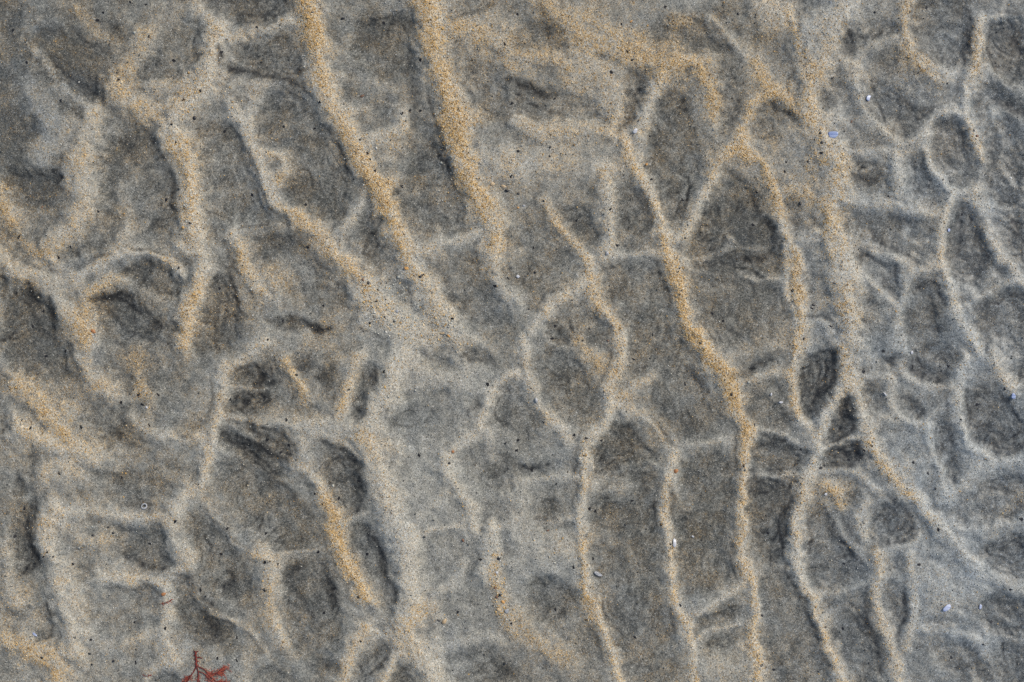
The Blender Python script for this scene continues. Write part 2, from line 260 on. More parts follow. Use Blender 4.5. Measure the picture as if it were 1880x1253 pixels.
HOLLOWS = [
 (0.7,[(0,310),(45,305),(115,320),(115,350),(75,380),(30,380),(0,350)]),
 (0.65,[(70,100),(125,100),(185,145),(192,195),(145,185),(100,135)]),
 (0.55,[(200,245),(265,240),(300,285),(315,340),(322,400),(320,450),(250,448),(230,400),(215,448),(125,475),(100,475),(150,430),(185,380),(175,310)]),
 (0.55,[(370,220),(420,220),(440,250),(465,320),(500,380),(505,405),(430,415),(380,390),(370,340),(360,280)]),
 (0.4,[(370,230),(425,230),(435,250),(380,255)]),
 (0.6,[(470,200),(500,165),(545,165),(590,225),(625,280),(645,340),(640,390),(610,410),(550,380),(520,345),(535,290),(480,265),(460,220)]),
 (0.4,[(610,310),(645,310),(645,360),(620,360)]),
 (0.5,[(420,90),(450,65),(525,50),(550,85),(560,135),(500,140),(440,125)]),
 (0.78,[(645,75),(665,25),(750,20),(760,75),(765,150),(700,150),(640,110)]),
 (0.5,[(680,190),(715,170),(715,225),(695,235)]),
 (0.6,[(750,260),(760,200),(785,210),(810,260),(830,320),(850,370),(850,410),(760,445),(725,390),(715,350),(750,320)]),
 (0.8,[(215,495),(260,475),(310,485),(335,515),(330,545),(280,535),(225,510)]),
 (0.85,[(10,550),(50,515),(85,540),(108,570),(95,635),(0,635)]),
 (0.68,[(165,545),(235,535),(280,565),(310,600),(280,626),(215,600),(185,575)]),
 (0.65,[(380,505),(415,495),(430,540),(450,575),(440,640),(350,650),(370,560)]),
 (0.5,[(460,430),(530,425),(600,490),(645,545),(645,580),(575,585),(525,545),(490,500),(465,480)]),
 (0.72,[(495,585),(520,575),(560,590),(610,606),(600,618),(540,615),(505,600)]),
 (0.55,[(660,400),(685,400),(715,465),(705,510),(685,510),(655,450)]),
 (0.4,[(780,475),(875,465),(915,525),(940,575),(940,626),(875,615),(810,550)]),
 (0.5,[(320,50),(370,30),(370,90),(350,140),(260,155),(235,140),(280,100)]),
 (0.5,[(370,420),(415,430),(435,480),(420,505),(380,480)]),
 (0.65,[(250,-10),(450,-10),(530,-10),(530,20),(490,45),(430,50),(400,30),(350,5)]),
 (0.4,[(140,25),(210,30),(235,75),(200,95),(150,60)]),
 (0.55,[(810,10),(925,0),(880,30),(825,40)]),
 (0.4,[(850,100),(915,115),(940,150),(940,225),(900,240),(850,165)]),
 (0.5,[(915,425),(940,420),(940,510),(910,490)]),
 (0.6,[(0,485),(20,505),(10,550),(0,560)]),
 (0.5,[(-10,0),(50,0),(30,60),(0,75)]),
 (0.25,[(10,210),(75,210),(60,260),(0,280)]),
 (0.75,[(1140,150),(1150,130),(1200,125),(1185,170),(1165,215),(1140,250),(1126,245),(1155,200)]),
 (0.6,[(1190,215),(1215,180),(1250,175),(1270,195),(1275,240),(1290,280),(1300,295),(1285,345),(1250,390),(1220,420),(1205,360),(1185,300)]),
 (0.82,[(1320,320),(1340,305),(1365,325),(1395,360),(1410,400),(1425,440),(1435,480),(1435,505),(1370,510),(1310,500),(1260,490),(1270,440),(1290,380)]),
 (0.55,[(1260,500),(1310,505),(1430,515),(1440,560),(1450,585),(1390,640),(1300,640),(1265,550)]),
 (0.65,[(1370,215),(1390,190),(1420,180),(1425,200),(1460,210),(1440,225),(1415,260),(1375,250)]),
 (0.5,[(1310,150),(1340,115),(1365,140),(1380,165),(1360,210),(1325,250),(1310,240)]),
 (0.55,[(1125,340),(1175,340),(1190,380),(1195,440),(1155,465),(1130,450),(1125,400)]),
 (0.62,[(1020,390),(1060,365),(1095,400),(1100,440),(1080,465),(1050,435)]),
 (0.5,[(1095,480),(1200,475),(1220,510),(1235,575),(1240,640),(1150,640),(1140,590),(1090,525)]),
 (0.5,[(1015,570),(1055,540),(1075,540),(1100,585),(1110,640),(1000,640)]),
 (0.4,[(940,390),(990,400),(1030,440),(1060,480),(1050,525),(1000,550),(940,530)]),
 (0.55,[(940,50),(995,25),(1040,75),(1040,100),(990,95),(940,100)]),
 (0.45,[(940,140),(1015,165),(1090,185),(1130,230),(1065,235),(990,220),(940,210)]),
 (0.45,[(1150,60),(1220,30),(1290,25),(1330,75),(1340,100),(1260,95),(1190,90)]),
 (0.4,[(1280,10),(1370,15),(1400,40),(1390,90),(1360,75),(1320,40)]),
 (0.55,[(1450,-10),(1500,-10),(1490,25),(1465,40)]),
 (0.65,[(1550,45),(1580,60),(1600,75),(1575,100),(1550,115)]),
 (0.5,[(1555,40),(1650,40),(1640,70),(1600,70)]),
 (0.4,[(1585,100),(1640,80),(1670,115),(1650,145),(1610,135)]),
 (0.5,[(1570,150),(1610,150),(1680,190),(1720,210),(1685,245),(1650,260),(1615,230),(1590,180)]),
 (0.68,[(1680,-10),(1785,-10),(1785,60),(1775,125),(1720,115),(1685,90),(1670,50)]),
 (0.75,[(1810,45),(1885,30),(1885,165),(1830,150),(1805,100)]),
 (0.65,[(1785,160),(1820,145),(1885,190),(1885,215),(1825,200),(1800,215),(1785,205)]),
 (0.62,[(1710,230),(1760,215),(1785,260),(1790,310),(1770,350),(1745,350),(1720,310),(1705,270)]),
 (0.65,[(1810,210),(1885,215),(1885,450),(1840,400),(1810,350),(1805,280)]),
 (0.62,[(1550,295),(1580,285),(1630,305),(1625,350),(1580,360),(1550,325)]),
 (0.5,[(1655,270),(1680,270),(1695,300),(1725,360),(1720,385),(1665,365),(1650,320)]),
 (0.48,[(1535,370),(1570,375),(1605,400),(1690,395),(1715,415),(1710,470),(1660,480),(1610,445),(1540,430)]),
 (0.68,[(1750,380),(1770,365),(1790,380),(1810,440),(1825,480),(1800,525),(1745,515),(1730,480),(1735,425)]),
 (0.5,[(1555,450),(1605,465),(1650,490),(1655,525),(1645,555),(1610,530),(1570,490)]),
 (0.5,[(1560,530),(1595,520),(1610,565),(1605,595),(1565,600)]),
 (0.58,[(1660,540),(1685,510),(1715,505),(1730,545),(1735,640),(1660,640),(1655,575)]),
 (0.6,[(1800,555),(1840,520),(1885,540),(1885,640),(1790,640),(1785,580)]),
 (0.4,[(1430,350),(1470,365),(1470,430),(1445,435),(1435,390)]),
 (0.45,[(1495,165),(1530,165),(1540,190),(1505,195)]),
 (0.4,[(1410,85),(1440,80),(1450,110),(1420,120)]),
 (0.5,[(1445,130),(1465,160),(1455,175)]),
 (0.5,[(940,245),(975,245),(970,275),(940,280)]),
 (0.35,[(1480,500),(1515,500),(1530,550),(1485,555)]),
 (0.5,[(1830,415),(1885,415),(1885,500),(1855,480)]),
 (0.78,[(425,671),(480,661),(505,681),(500,701),(465,706),(425,706)]),
 (0.7,[(415,721),(480,714),(500,746),(440,761),(410,766)]),
 (0.5,[(545,641),(600,651),(625,671),(620,726),(575,756),(555,716),(520,671)]),
 (0.6,[(550,741),(585,741),(600,771),(540,771),(510,751)]),
 (0.72,[(660,681),(685,666),(692,681),(675,716),(670,756),(655,776),(642,766),(650,716)]),
 (0.75,[(840,646),(890,636),(910,651),(900,671),(855,671)]),
 (0.4,[(750,641),(825,656),(840,691),(780,681)]),
 (0.3,[(700,741),(825,741),(845,791),(800,801),(710,786)]),
 (0.5,[(910,711),(945,701),(945,801),(915,791),(900,756)]),
 (0.55,[(845,836),(880,811),(910,821),(945,846),(945,906),(890,906),(860,871)]),
 (0.45,[(880,921),(945,916),(945,951),(890,956)]),
 (0.7,[(585,846),(625,821),(655,856),(665,906),(645,951),(620,926),(590,896)]),
 (0.65,[(630,976),(670,951),(695,996),(715,1056),(720,1101),(710,1156),(690,1116),(665,1066),(640,1016)]),
 (0.55,[(415,836),(480,856),(535,906),(580,961),(585,1006),(510,1016),(475,986),(425,926),(395,876)]),
 (0.75,[(400,781),(435,796),(480,826),(525,846),(530,886),(480,866),(430,836),(405,816)]),
 (0.6,[(440,776),(520,781),(550,826),(525,841),(480,816)]),
 (0.62,[(340,946),(375,941),(425,996),(465,1051),(480,1091),(450,1111),(400,1091),(370,1046),(345,996)]),
 (0.65,[(520,1036),(595,1021),(610,1061),(620,1106),(635,1141),(620,1191),(605,1226),(550,1206),(515,1151),(515,1076)]),
 (0.62,[(320,1061),(350,1066),(360,1101),(430,1146),(440,1176),(390,1186),(340,1166),(320,1116)]),
 (0.62,[(215,966),(300,966),(310,1006),(320,1036),(270,1041),(220,1016)]),
 (0.45,[(175,856),(300,866),(320,896),(265,931),(200,926),(180,886)]),
 (0.75,[(30,926),(65,916),(75,946),(65,986),(80,1026),(50,1061),(30,1056),(20,976)]),
 (0.45,[(40,1106),(75,1101),(92,1126),(90,1166),(70,1186),(60,1146)]),
 (0.35,[(120,1041),(150,1031),(165,1061),(130,1076)]),
 (0.45,[(230,1091),(280,1086),(285,1121),(245,1126)]),
 (0.25,[(140,1101),(215,1091),(280,1151),(225,1176),(150,1156)]),
 (0.6,[(310,771),(375,766),(365,801),(320,791)]),
 (0.5,[(175,746),(240,751),(250,801),(215,816),(165,791)]),
 (0.75,[(0,741),(20,771),(15,796),(0,801)]),
 (0.6,[(0,616),(120,616),(145,686),(140,711),(90,686),(50,696),(10,676)]),
 (0.4,[(220,656),(280,666),(300,701),(240,711)]),
 (0.4,[(55,811),(80,816),(70,851),(50,846)]),
 (0.6,[(30,871),(55,871),(50,906),(25,906)]),
 (0.5,[(310,851),(360,866),(350,886),(300,866)]),
 (0.4,[(390,1176),(440,1181),(430,1206),(385,1196)]),
 (0.5,[(650,1206),(715,1171),(720,1186),(690,1236),(670,1261),(640,1261)]),
 (0.45,[(815,1186),(910,1196),(945,1216),(945,1261),(810,1261)]),
 (0.5,[(730,1216),(770,1211),(770,1261),(715,1261)]),
 (0.5,[(470,1226),(530,1216),(550,1261),(460,1261)]),
 (0.2,[(765,991),(870,976),(870,1021),(780,1076),(750,1061)]),
 (0.4,[(320,1221),(350,1226),(320,1261),(280,1261)]),
 (0.35,[(0,1131),(30,1126),(40,1166),(0,1171)]),
 (0.6,[(350,621),(430,621),(400,651),(370,656),(350,646)]),
 (0.85,[(1470,656),(1515,641),(1535,636),(1535,676),(1520,726),(1495,756),(1485,776),(1465,726)]),
 (0.85,[(1520,791),(1540,736),(1555,721),(1565,761),(1560,791),(1530,811),(1505,821)]),
 (0.9,[(1515,826),(1565,808),(1580,821),(1575,846),(1555,856),(1510,856)]),
 (0.55,[(1540,876),(1580,881),(1590,911),(1560,951),(1545,926),(1555,901)]),
 (0.6,[(1625,911),(1655,936),(1675,971),(1660,996),(1610,1001),(1595,971),(1610,936)]),
 (0.58,[(1495,921),(1510,931),(1530,976),(1580,1031),(1600,1056),(1540,1086),(1490,1076),(1475,1016),(1480,956)]),
 (0.52,[(1530,1096),(1585,1081),(1600,1086),(1595,1136),(1610,1186),(1615,1266),(1550,1266),(1520,1166),(1500,1116)]),
 (0.42,[(1625,1066),(1660,1061),(1662,1126),(1650,1161),(1630,1156),(1618,1101)]),
 (0.5,[(1625,1021),(1655,1026),(1650,1056),(1620,1051)]),
 (0.75,[(1380,801),(1430,801),(1480,831),(1475,866),(1420,871),(1380,851)]),
 (0.62,[(1375,876),(1465,876),(1455,926),(1445,986),(1440,1026),(1405,1041),(1380,1006),(1370,946)]),
 (0.48,[(1385,1051),(1445,1041),(1465,1091),(1490,1146),(1515,1216),(1530,1266),(1405,1266),(1395,1151)]),
 (0.52,[(1160,621),(1260,656),(1290,701),(1310,741),(1340,766),(1340,796),(1260,816),(1220,786),(1175,751),(1210,696),(1150,701)]),
 (0.75,[(1110,791),(1145,761),(1180,801),(1210,836),(1210,846),(1150,851),(1095,876),(1090,836)]),
 (0.52,[(1090,896),(1140,856),(1210,856),(1205,936),(1205,1076),(1220,1126),(1240,1176),(1250,1266),(1150,1266),(1130,1186),(1100,1126),(1085,1066),(1085,966)]),
 (0.58,[(1250,836),(1340,821),(1348,876),(1340,951),(1335,1026),(1350,1066),(1290,1091),(1250,1106),(1240,1056),(1240,976),(1240,906)]),
 (0.62,[(1275,1131),(1360,1096),(1365,1131),(1280,1171)]),
 (0.58,[(1290,1181),(1360,1151),(1365,1181),(1300,1196)]),
 (0.75,[(980,1056),(1040,1061),(1060,1086),(1060,1126),(1000,1151),(965,1111)]),
 (0.8,[(985,951),(995,916),(1020,916),(1030,946)]),
 (0.65,[(940,841),(970,851),(1055,866),(1055,876),(970,871),(940,871)]),
 (0.45,[(940,701),(970,716),(990,766),(995,796),(970,826),(940,826)]),
 (0.52,[(980,636),(1040,641),(1090,701),(1105,741),(1095,781),(1040,781),(1005,751),(990,711)]),
 (0.5,[(1155,641),(1220,621),(1260,621),(1240,666),(1165,691)]),
 (0.62,[(1340,696),(1420,646),(1440,651),(1390,681)]),
 (0.5,[(1360,736),(1390,716),(1440,736),(1465,781),(1420,786),(1380,771)]),
 (0.5,[(1410,691),(1440,701),(1440,736),(1410,721)]),
 (0.68,[(1670,636),(1735,621),(1760,656),(1750,696),(1720,711),(1680,691)]),
 (0.5,[(1605,656),(1645,646),(1650,676),(1610,681)]),
 (0.45,[(1580,701),(1625,706),(1630,756),(1595,776),(1585,736)]),
 (0.6,[(1650,726),(1675,731),(1695,751),(1690,771),(1655,766)]),
 (0.6,[(1720,776),(1750,781),(1760,826),(1770,861),(1750,891),(1730,876),(1715,826)]),
 (0.62,[(1770,711),(1810,701),(1885,761),(1885,841),(1820,836),(1780,811),(1765,761)]),
 (0.62,[(1750,936),(1800,896),(1840,866),(1885,866),(1885,946),(1810,966),(1760,966)]),
 (0.65,[(1800,1006),(1860,976),(1885,976),(1885,1061),(1820,1041),(1790,1026)]),
 (0.7,[(1790,1101),(1885,1091),(1885,1176),(1830,1166),(1800,1146)]),
 (0.65,[(1705,1131),(1760,1131),(1760,1151),(1705,1156)]),
 (0.55,[(1710,1181),(1760,1176),(1810,1216),(1830,1261),(1760,1261),(1720,1211)]),
 (0.6,[(1820,1176),(1885,1181),(1885,1261),(1840,1261)]),
 (0.5,[(1820,621),(1885,621),(1875,656),(1840,651)]),
 (0.6,[(1855,676),(1885,656),(1885,706),(1850,711)]),
 (0.25,[(1600,786),(1690,791),(1700,836),(1650,856),(1615,826)]),
 (0.42,[(420,656),(510,656),(540,691),(590,746),(595,776),(500,776),(408,776),(415,716)]),
 (0.4,[(150,726),(260,746),(310,786),(280,816),(215,826),(165,796)]),
 (0.35,[(190,636),(310,646),(360,726),(320,766),(250,741),(210,701)]),
 (0.42,[(165,540),(260,540),(345,600),(320,645),(200,645),(180,590)]),
 (0.4,[(0,400),(45,430),(100,495),(130,505),(100,515),(30,490),(0,470)]),
 (0.4,[(50,60),(110,50),(190,100),(210,165),(165,165),(100,110)]),
 (0.35,[(350,220),(380,210),(370,280),(355,270)]),
]
SEAMS_AND_SHADE = [
 (4.5,0.8,[(405,90),(415,120),(445,132),(480,138),(525,145),(560,165)]),
 (5,0.6,[(545,135),(565,131)]),
 (6.5,0.6,[(410,159),(435,178)]),
 (7.5,0.6,[(760,150),(765,180),(762,210)]),
 (3,0.6,[(780,175),(810,250),(825,320),(845,360)]),
 (2.5,0.7,[(435,420),(470,416),(510,410)]),
 (3.5,0.6,[(170,478),(205,465)]),
 (2,0.7,[(240,456),(280,459),(305,465)]),
 (3,0.7,[(420,500),(425,530),(440,560),(458,582)]),
 (5,0.7,[(165,548),(200,545),(240,546)]),
 (3,1,[(245,565),(260,578)]),
 (3,0.5,[(195,575),(225,600),(280,625)]),
 (6,0.8,[(292,595),(302,600)]),
 (4,0.9,[(555,592),(580,602),(610,610)]),
 (3.5,0.5,[(250,230),(280,255),(300,290),(315,340),(322,400)]),
 (2.5,0.5,[(580,225),(610,245),(630,285),(645,320)]),
 (2,0.5,[(440,250),(460,290),(480,340),(500,380),(515,395)]),
 (2,0.4,[(530,430),(565,460),(610,500)]),
 (7,0.6,[(92,550),(94,600)]),
 (7,0.8,[(55,520),(72,552)]),
 (4,0.8,[(0,620),(20,615)]),
 (4,0.5,[(185,150),(192,190)]),
 (6,0.4,[(235,145),(270,150)]),
 (6,0.6,[(100,322),(112,328)]),
 (5,0.4,[(288,210),(310,202)]),
 (6,0.5,[(525,330),(520,350)]),
 (2,0.4,[(380,380),(415,400),(425,418)]),
 (5,0.7,[(940,145),(970,155),(995,172),(1020,175)]),
 (5,0.5,[(965,195),(985,220)]),
 (7,0.5,[(990,10),(1015,65),(1020,85)]),
 (4.5,0.5,[(1310,45),(1335,80),(1345,100)]),
 (5,0.5,[(1140,245),(1160,215)]),
 (3,0.6,[(1210,480),(1220,520),(1230,560)]),
 (3.5,0.5,[(1180,350),(1192,395),(1190,425)]),
 (5,0.9,[(1420,185),(1424,202)]),
 (6,0.7,[(1440,205),(1465,215)]),
 (3,0.5,[(1380,360),(1405,400),(1425,445),(1435,475)]),
 (5,0.4,[(1360,370),(1370,410)]),
 (7,0.6,[(1370,480),(1400,480),(1420,465)]),
 (7,0.6,[(1550,45),(1560,70),(1555,100)]),
 (2.5,0.8,[(1785,50),(1778,100)]),
 (4,0.6,[(1675,90),(1720,120)]),
 (3,0.5,[(1590,185),(1615,225)]),
 (2,0.4,[(1640,170),(1680,195)]),
 (6,0.5,[(1560,325),(1610,335)]),
 (3,0.5,[(1595,420),(1640,460),(1680,480)]),
 (4,0.5,[(1635,400),(1685,410)]),
 (3.5,0.5,[(1610,500),(1640,550)]),
 (3.5,0.5,[(1645,490),(1650,530)]),
 (2,0.5,[(1690,280),(1710,330)]),
 (6,0.6,[(1825,185),(1880,210)]),
 (5,0.6,[(1865,75),(1870,95)]),
 (2,0.6,[(1480,582),(1515,584),(1535,600)]),
 (7,0.5,[(1220,175),(1250,172),(1265,195)]),
 (4.5,0.5,[(1700,600),(1735,608)]),
 (2,0.6,[(1835,22),(1880,25)]),
 (3.5,0.5,[(400,786),(420,806),(450,836),(490,866),(525,891),(550,921),(580,956)]),
 (4.5,1,[(435,801),(475,821),(525,844)]),
 (5,0.9,[(470,671),(480,691),(470,706),(500,701)]),
 (3,0.6,[(485,714),(495,741)]),
 (6,0.65,[(595,811),(630,821),(655,851),(665,896),(655,936),(635,951)]),
 (5,0.75,[(670,971),(695,1001),(705,1041),(720,1076),(720,1106)]),
 (3,0.6,[(690,671),(685,696),(675,726),(670,756),(655,776)]),
 (3,0.7,[(720,1181),(710,1206),(680,1236)]),
 (7,0.8,[(605,1066),(616,1106)]),
 (2.5,0.5,[(525,1012),(580,1010)]),
 (5,0.6,[(55,936),(50,976),(65,1006),(80,1031),(45,1051)]),
 (4.5,0.6,[(65,921),(70,946)]),
 (3,0.6,[(85,1106),(92,1141),(88,1171),(70,1181)]),
 (5,0.6,[(220,1016),(265,1038),(310,1041)]),
 (4,0.5,[(215,971),(235,971)]),
 (4,0.6,[(320,1051),(350,1066),(365,1091),(400,1121)]),
 (8,0.7,[(375,1131),(395,1156),(380,1181)]),
 (3,0.5,[(385,1181),(420,1171)]),
 (2.5,0.5,[(380,936),(415,976),(450,1006)]),
 (4,0.4,[(210,796),(260,821)]),
 (2.5,0.4,[(230,766),(260,801)]),
 (2.5,0.5,[(320,796),(360,804)]),
 (4,0.5,[(125,636),(135,656),(150,686)]),
 (6,0.5,[(240,926),(280,926)]),
 (2.5,0.4,[(480,1166),(490,1196)]),
 (2,0.4,[(440,1141),(485,1191)]),
 (7,0.6,[(585,1216),(620,1226)]),
 (9,0.5,[(550,1041),(530,1061)]),
 (4,0.5,[(380,1071),(410,1081),(430,1066),(420,1046)]),
 (4,0.4,[(450,1116),(480,1106)]),
 (8,0.6,[(520,816),(530,836)]),
 (3,0.5,[(405,726),(415,766)]),
 (2.5,0.5,[(440,751),(465,721)]),
 (4,0.4,[(930,836),(945,851)]),
 (3,0.6,[(1440,1006),(1430,966),(1445,926),(1460,906)]),
 (3,0.6,[(1450,1061),(1470,1096),(1490,1146),(1510,1196),(1525,1231)]),
 (4.5,0.65,[(1538,636),(1535,681),(1520,726),(1500,761)]),
 (3,0.8,[(1558,726),(1565,766),(1558,796),(1525,816)]),
 (3.5,0.8,[(1572,811),(1578,841),(1555,857),(1515,854)]),
 (6,0.5,[(1540,826),(1560,836)]),
 (3,0.5,[(1350,971),(1350,1026),(1362,1061)]),
 (3,0.6,[(1230,1116),(1240,1166)]),
 (3.5,0.7,[(1210,786),(1225,811),(1245,826)]),
 (4,0.5,[(1265,671),(1285,701),(1300,721)]),
 (3,0.5,[(1515,931),(1530,971),(1555,1006),(1585,1036)]),
 (3,0.6,[(1595,1081),(1595,1136),(1610,1186),(1618,1241)]),
 (2.5,0.5,[(1662,1066),(1662,1131),(1650,1166)]),
 (3.5,0.6,[(1620,906),(1655,936),(1675,971),(1655,996),(1605,1006)]),
 (5,0.6,[(1660,651),(1690,691),(1735,711)]),
 (3.5,0.5,[(1645,731),(1670,731),(1695,756),(1680,771)]),
 (3,0.4,[(1785,801),(1820,791),(1845,801),(1830,816),(1790,811)]),
 (4,0.6,[(1375,906),(1405,906),(1415,898)]),
 (5,0.6,[(1375,886),(1390,881)]),
 (5,0.7,[(1380,866),(1390,866)]),
 (4,0.5,[(940,846),(970,854),(1015,854)]),
 (6,0.6,[(1230,896),(1235,941)]),
 (7,0.6,[(1550,956),(1555,971)]),
 (6,0.5,[(1370,751),(1380,766)]),
 (4.5,0.5,[(1340,691),(1400,661),(1425,646)]),
 (3,0.7,[(985,956),(1020,951)]),
 (2,0.4,[(1075,1101),(1095,1141)]),
 (2,0.35,[(1425,876),(1420,926),(1400,966)]),
 (2,0.35,[(1420,996),(1410,1026)]),
 (2,0.35,[(1440,886),(1435,931),(1420,976)]),
 (2,0.35,[(1500,656),(1510,696),(1495,746)]),
 (2,0.5,[(410,776),(450,776),(500,791),(540,816)]),
 (2,0.5,[(420,796),(465,836),(520,876)]),
 (2,0.4,[(450,786),(490,801),(530,826)]),
 (1.5,0.5,[(605,826),(635,841),(650,876),(655,916)]),
 (1.5,0.5,[(685,986),(700,1026),(710,1066)]),
 (1.5,0.4,[(675,986),(690,1026),(700,1061)]),
 (2,0.35,[(30,636),(45,671),(85,701)]),
 (2.5,0.4,[(350,1091),(380,1116),(430,1146)]),
 (2,0.4,[(525,1076),(555,1106),(590,1156)]),
 (2.5,0.4,[(660,1226),(685,1201),(710,1181)]),
 (2,0.4,[(425,686),(450,671),(475,666)]),
 (2,0.4,[(430,736),(450,726),(480,721)]),
 (3,0.35,[(845,656),(875,664),(905,656)]),
 (2.5,0.45,[(120,45),(165,80),(200,105)]),
 (2,0.45,[(90,110),(145,150),(185,185)]),
 (2.5,0.35,[(75,30),(115,65)]),
 (2,0.4,[(500,150),(540,170),(570,200)]),
 (2,0.4,[(0,440),(40,475),(80,500)]),
 (2,0.4,[(480,565),(500,590),(540,615)]),
 (2,0.45,[(430,30),(470,32),(505,15)]),
 (2,0.4,[(425,42),(470,46),(500,40)]),
 (2.5,0.4,[(820,35),(870,22),(910,10)]),
 (2,0.4,[(395,510),(400,560),(390,610)]),
 (2,0.35,[(410,530),(415,575),(400,625)]),
 (2,0.4,[(30,540),(60,565),(75,615)]),
 (1.5,0.45,[(1565,440),(1610,455),(1660,475)]),
 (1.5,0.4,[(1580,460),(1625,490)]),
 (2,0.4,[(950,165),(990,195),(1040,210)]),
 (1.5,0.4,[(1660,85),(1640,115)]),
 (2.5,0.4,[(1560,65),(1590,68),(1635,60)]),
 (2,0.4,[(1250,30),(1290,45),(1320,85)]),
 (2,0.4,[(1370,380),(1380,425),(1375,465)]),
 (2,0.4,[(1760,385),(1765,435),(1755,480)]),
 (2,0.4,[(1680,520),(1710,550),(1720,600)]),
 (1.5,0.5,[(1530,646),(1525,686),(1510,721)]),
 (1.5,0.5,[(1545,741),(1548,776),(1535,801)]),
 (1.5,0.5,[(1552,734),(1558,771),(1548,798)]),
 (1.5,0.4,[(1455,886),(1440,946),(1415,1006)]),
 (1.5,0.4,[(1462,896),(1450,946),(1435,996)]),
 (1.5,0.4,[(1385,791),(1420,806),(1470,826)]),
 (1.5,0.45,[(1815,826),(1855,821),(1870,806)]),
 (1.5,0.45,[(1790,786),(1830,781),(1860,796),(1865,811)]),
 (2,0.4,[(1680,656),(1705,681),(1740,691)]),
 (1.5,0.4,[(1485,946),(1490,986),(1480,1026)]),
 (2.5,0.4,[(1380,826),(1415,816),(1455,841)]),
 (2,0.4,[(1630,931),(1650,956),(1640,986)]),
]

# where more ochre grains are mixed in: middle, radii, share
WARM = [(1080, 110, 140, 90, .34), (1250, 120, 80, 50, .3), (1415, 140, 60, 130, .32), (1460, 330, 60, 100, .32), (1300, 170, 40, 60, .3),
        (1540, 330, 45, 260, .16), (120, 760, 120, 80, .26), (250, 180, 120, 120, .16), (430, 560, 120, 90, .16), (1640, 120, 70, 70, .2),
        (1000, 380, 120, 120, .12), (60, 460, 80, 90, .2), (1050, 1180, 110, 60, .24), (760, 1140, 60, 90, .26), (1540, 910, 50, 40, .3), (560, 700, 60, 60, .18),
        (60, 1200, 90, 60, .2), (1340, 640, 70, 120, .1), (870, 60, 60, 80, .2), (1820, 480, 80, 160, .1)]
# broad changes in how much pale sand is mixed in: middle, radii, change
BASE_TONE = [(800, 930, 150, 330, .17), (960, 1000, 90, 160, .06), (180, 1090, 150, 130, .12), (1000, 270, 110, 70, .08),
             (70, 170, 120, 170, -.4), (200, 660, 200, 110, -.07), (1500, 330, 90, 300, .05), (1640, 900, 110, 160, .06), (1660, 1080, 90, 90, .06),
             (1830, 250, 90, 300, -.04), (620, 760, 140, 60, .04)]


rng = np.random.default_rng(7)
STEP = 2.0
MARG = 40.0
NXF, NYF = int((PW + 2 * MARG) / STEP) + 1, int((PH + 2 * MARG) / STEP) + 1
us = -MARG + STEP * np.arange(NXF)
vv = -MARG + STEP * np.arange(NYF)


def fft_noise(seed, lo, hi, beta=1.0, aniso=1.0):
    """band limited noise, wavelengths lo..hi units, unit deviation"""
    r = np.random.default_rng(seed)
    w = r.standard_normal((NYF, NXF))
    fy = np.fft.fftfreq(NYF, STEP)[:, None] * aniso
    fx = np.fft.fftfreq(NXF, STEP)[None, :]
    f = np.sqrt(fx * fx + fy * fy) + 1e-9
    a = f ** (-beta) * np.exp(-(f * lo) ** 2 * 3.0) * (1 - np.exp(-(f * hi) ** 2))
    n = np.fft.ifft2(np.fft.fft2(w) * a).real
    n -= n.mean()
    return n / n.std()


warp_u = fft_noise(1, 26, 120, 1.2) * 2.4 + fft_noise(11, 7, 24, .6) * .8
warp_v = fft_noise(2, 26, 120, 1.2) * 2.4 + fft_noise(12, 7, 24, .6) * .8
GU = us[None, :] + warp_u
GV = vv[:, None] + warp_v


def smooth_line(P, n=4):
    P = np.array(P, float)
    if len(P) < 3:
        t = np.linspace(0, 1, n + 1)[:, None]
        return P[0] * (1 - t) + P[-1] * t
    Q = np.vstack([2 * P[0] - P[1], P, 2 * P[-1] - P[-2]])
    out = []
    for i in range(1, len(Q) - 2):
        p0, p1, p2, p3 = Q[i - 1], Q[i], Q[i + 1], Q[i + 2]
        for k in range(n):
            t = k / n
            out.append(0.5 * (2 * p1 + (p2 - p0) * t + (2 * p0 - 5 * p1 + 4 * p2 - p3) * t * t + (3 * p1 - p0 - 3 * p2 + p3) * t ** 3))
    out.append(P[-1])
    return np.array(out)


def chaikin(P, n=2):
    P = np.array(P, float)
    for _ in range(n):
        N = np.roll(P, -1, 0)
        P = np.stack([P * .75 + N * .25, P * .25 + N * .75], 1).reshape(-1, 2)
    return P


def window(P, pad):
    x0 = max(0, int((P[:, 0].min() - pad + MARG) / STEP))
    x1 = min(NXF, int((P[:, 0].max() + pad + MARG) / STEP) + 2)
    y0 = max(0, int((P[:, 1].min() - pad + MARG) / STEP))
    y1 = min(NYF, int((P[:, 1].max() + pad + MARG) / STEP) + 2)
    return slice(y0, y1), slice(x0, x1)


def line_distance(P, sl):
    """distance, signed side (+ to the right of a line drawn downwards) and interpolated third value"""
    gx, gy = GU[sl], GV[sl]
    best = np.full(gx.shape, 1e9)
    val = np.zeros(gx.shape)
    side = np.zeros(gx.shape)
    for a, b in zip(P[:-1], P[1:]):
        d = b[:2] - a[:2]
        L = d @ d + 1e-9
        t = np.clip(((gx - a[0]) * d[0] + (gy - a[1]) * d[1]) / L, 0, 1)
        ex, ey = gx - a[0] - t * d[0], gy - a[1] - t * d[1]
        q = ex * ex + ey * ey
        m = q < best
        best = np.where(m, q, best)
        if len(a) > 2:
            val = np.where(m, a[2] + (b[2] - a[2]) * t, val)
        side = np.where(m, ex, side)
    return np.sqrt(best), np.where(np.abs(side) > 0, np.sign(side), 0), val


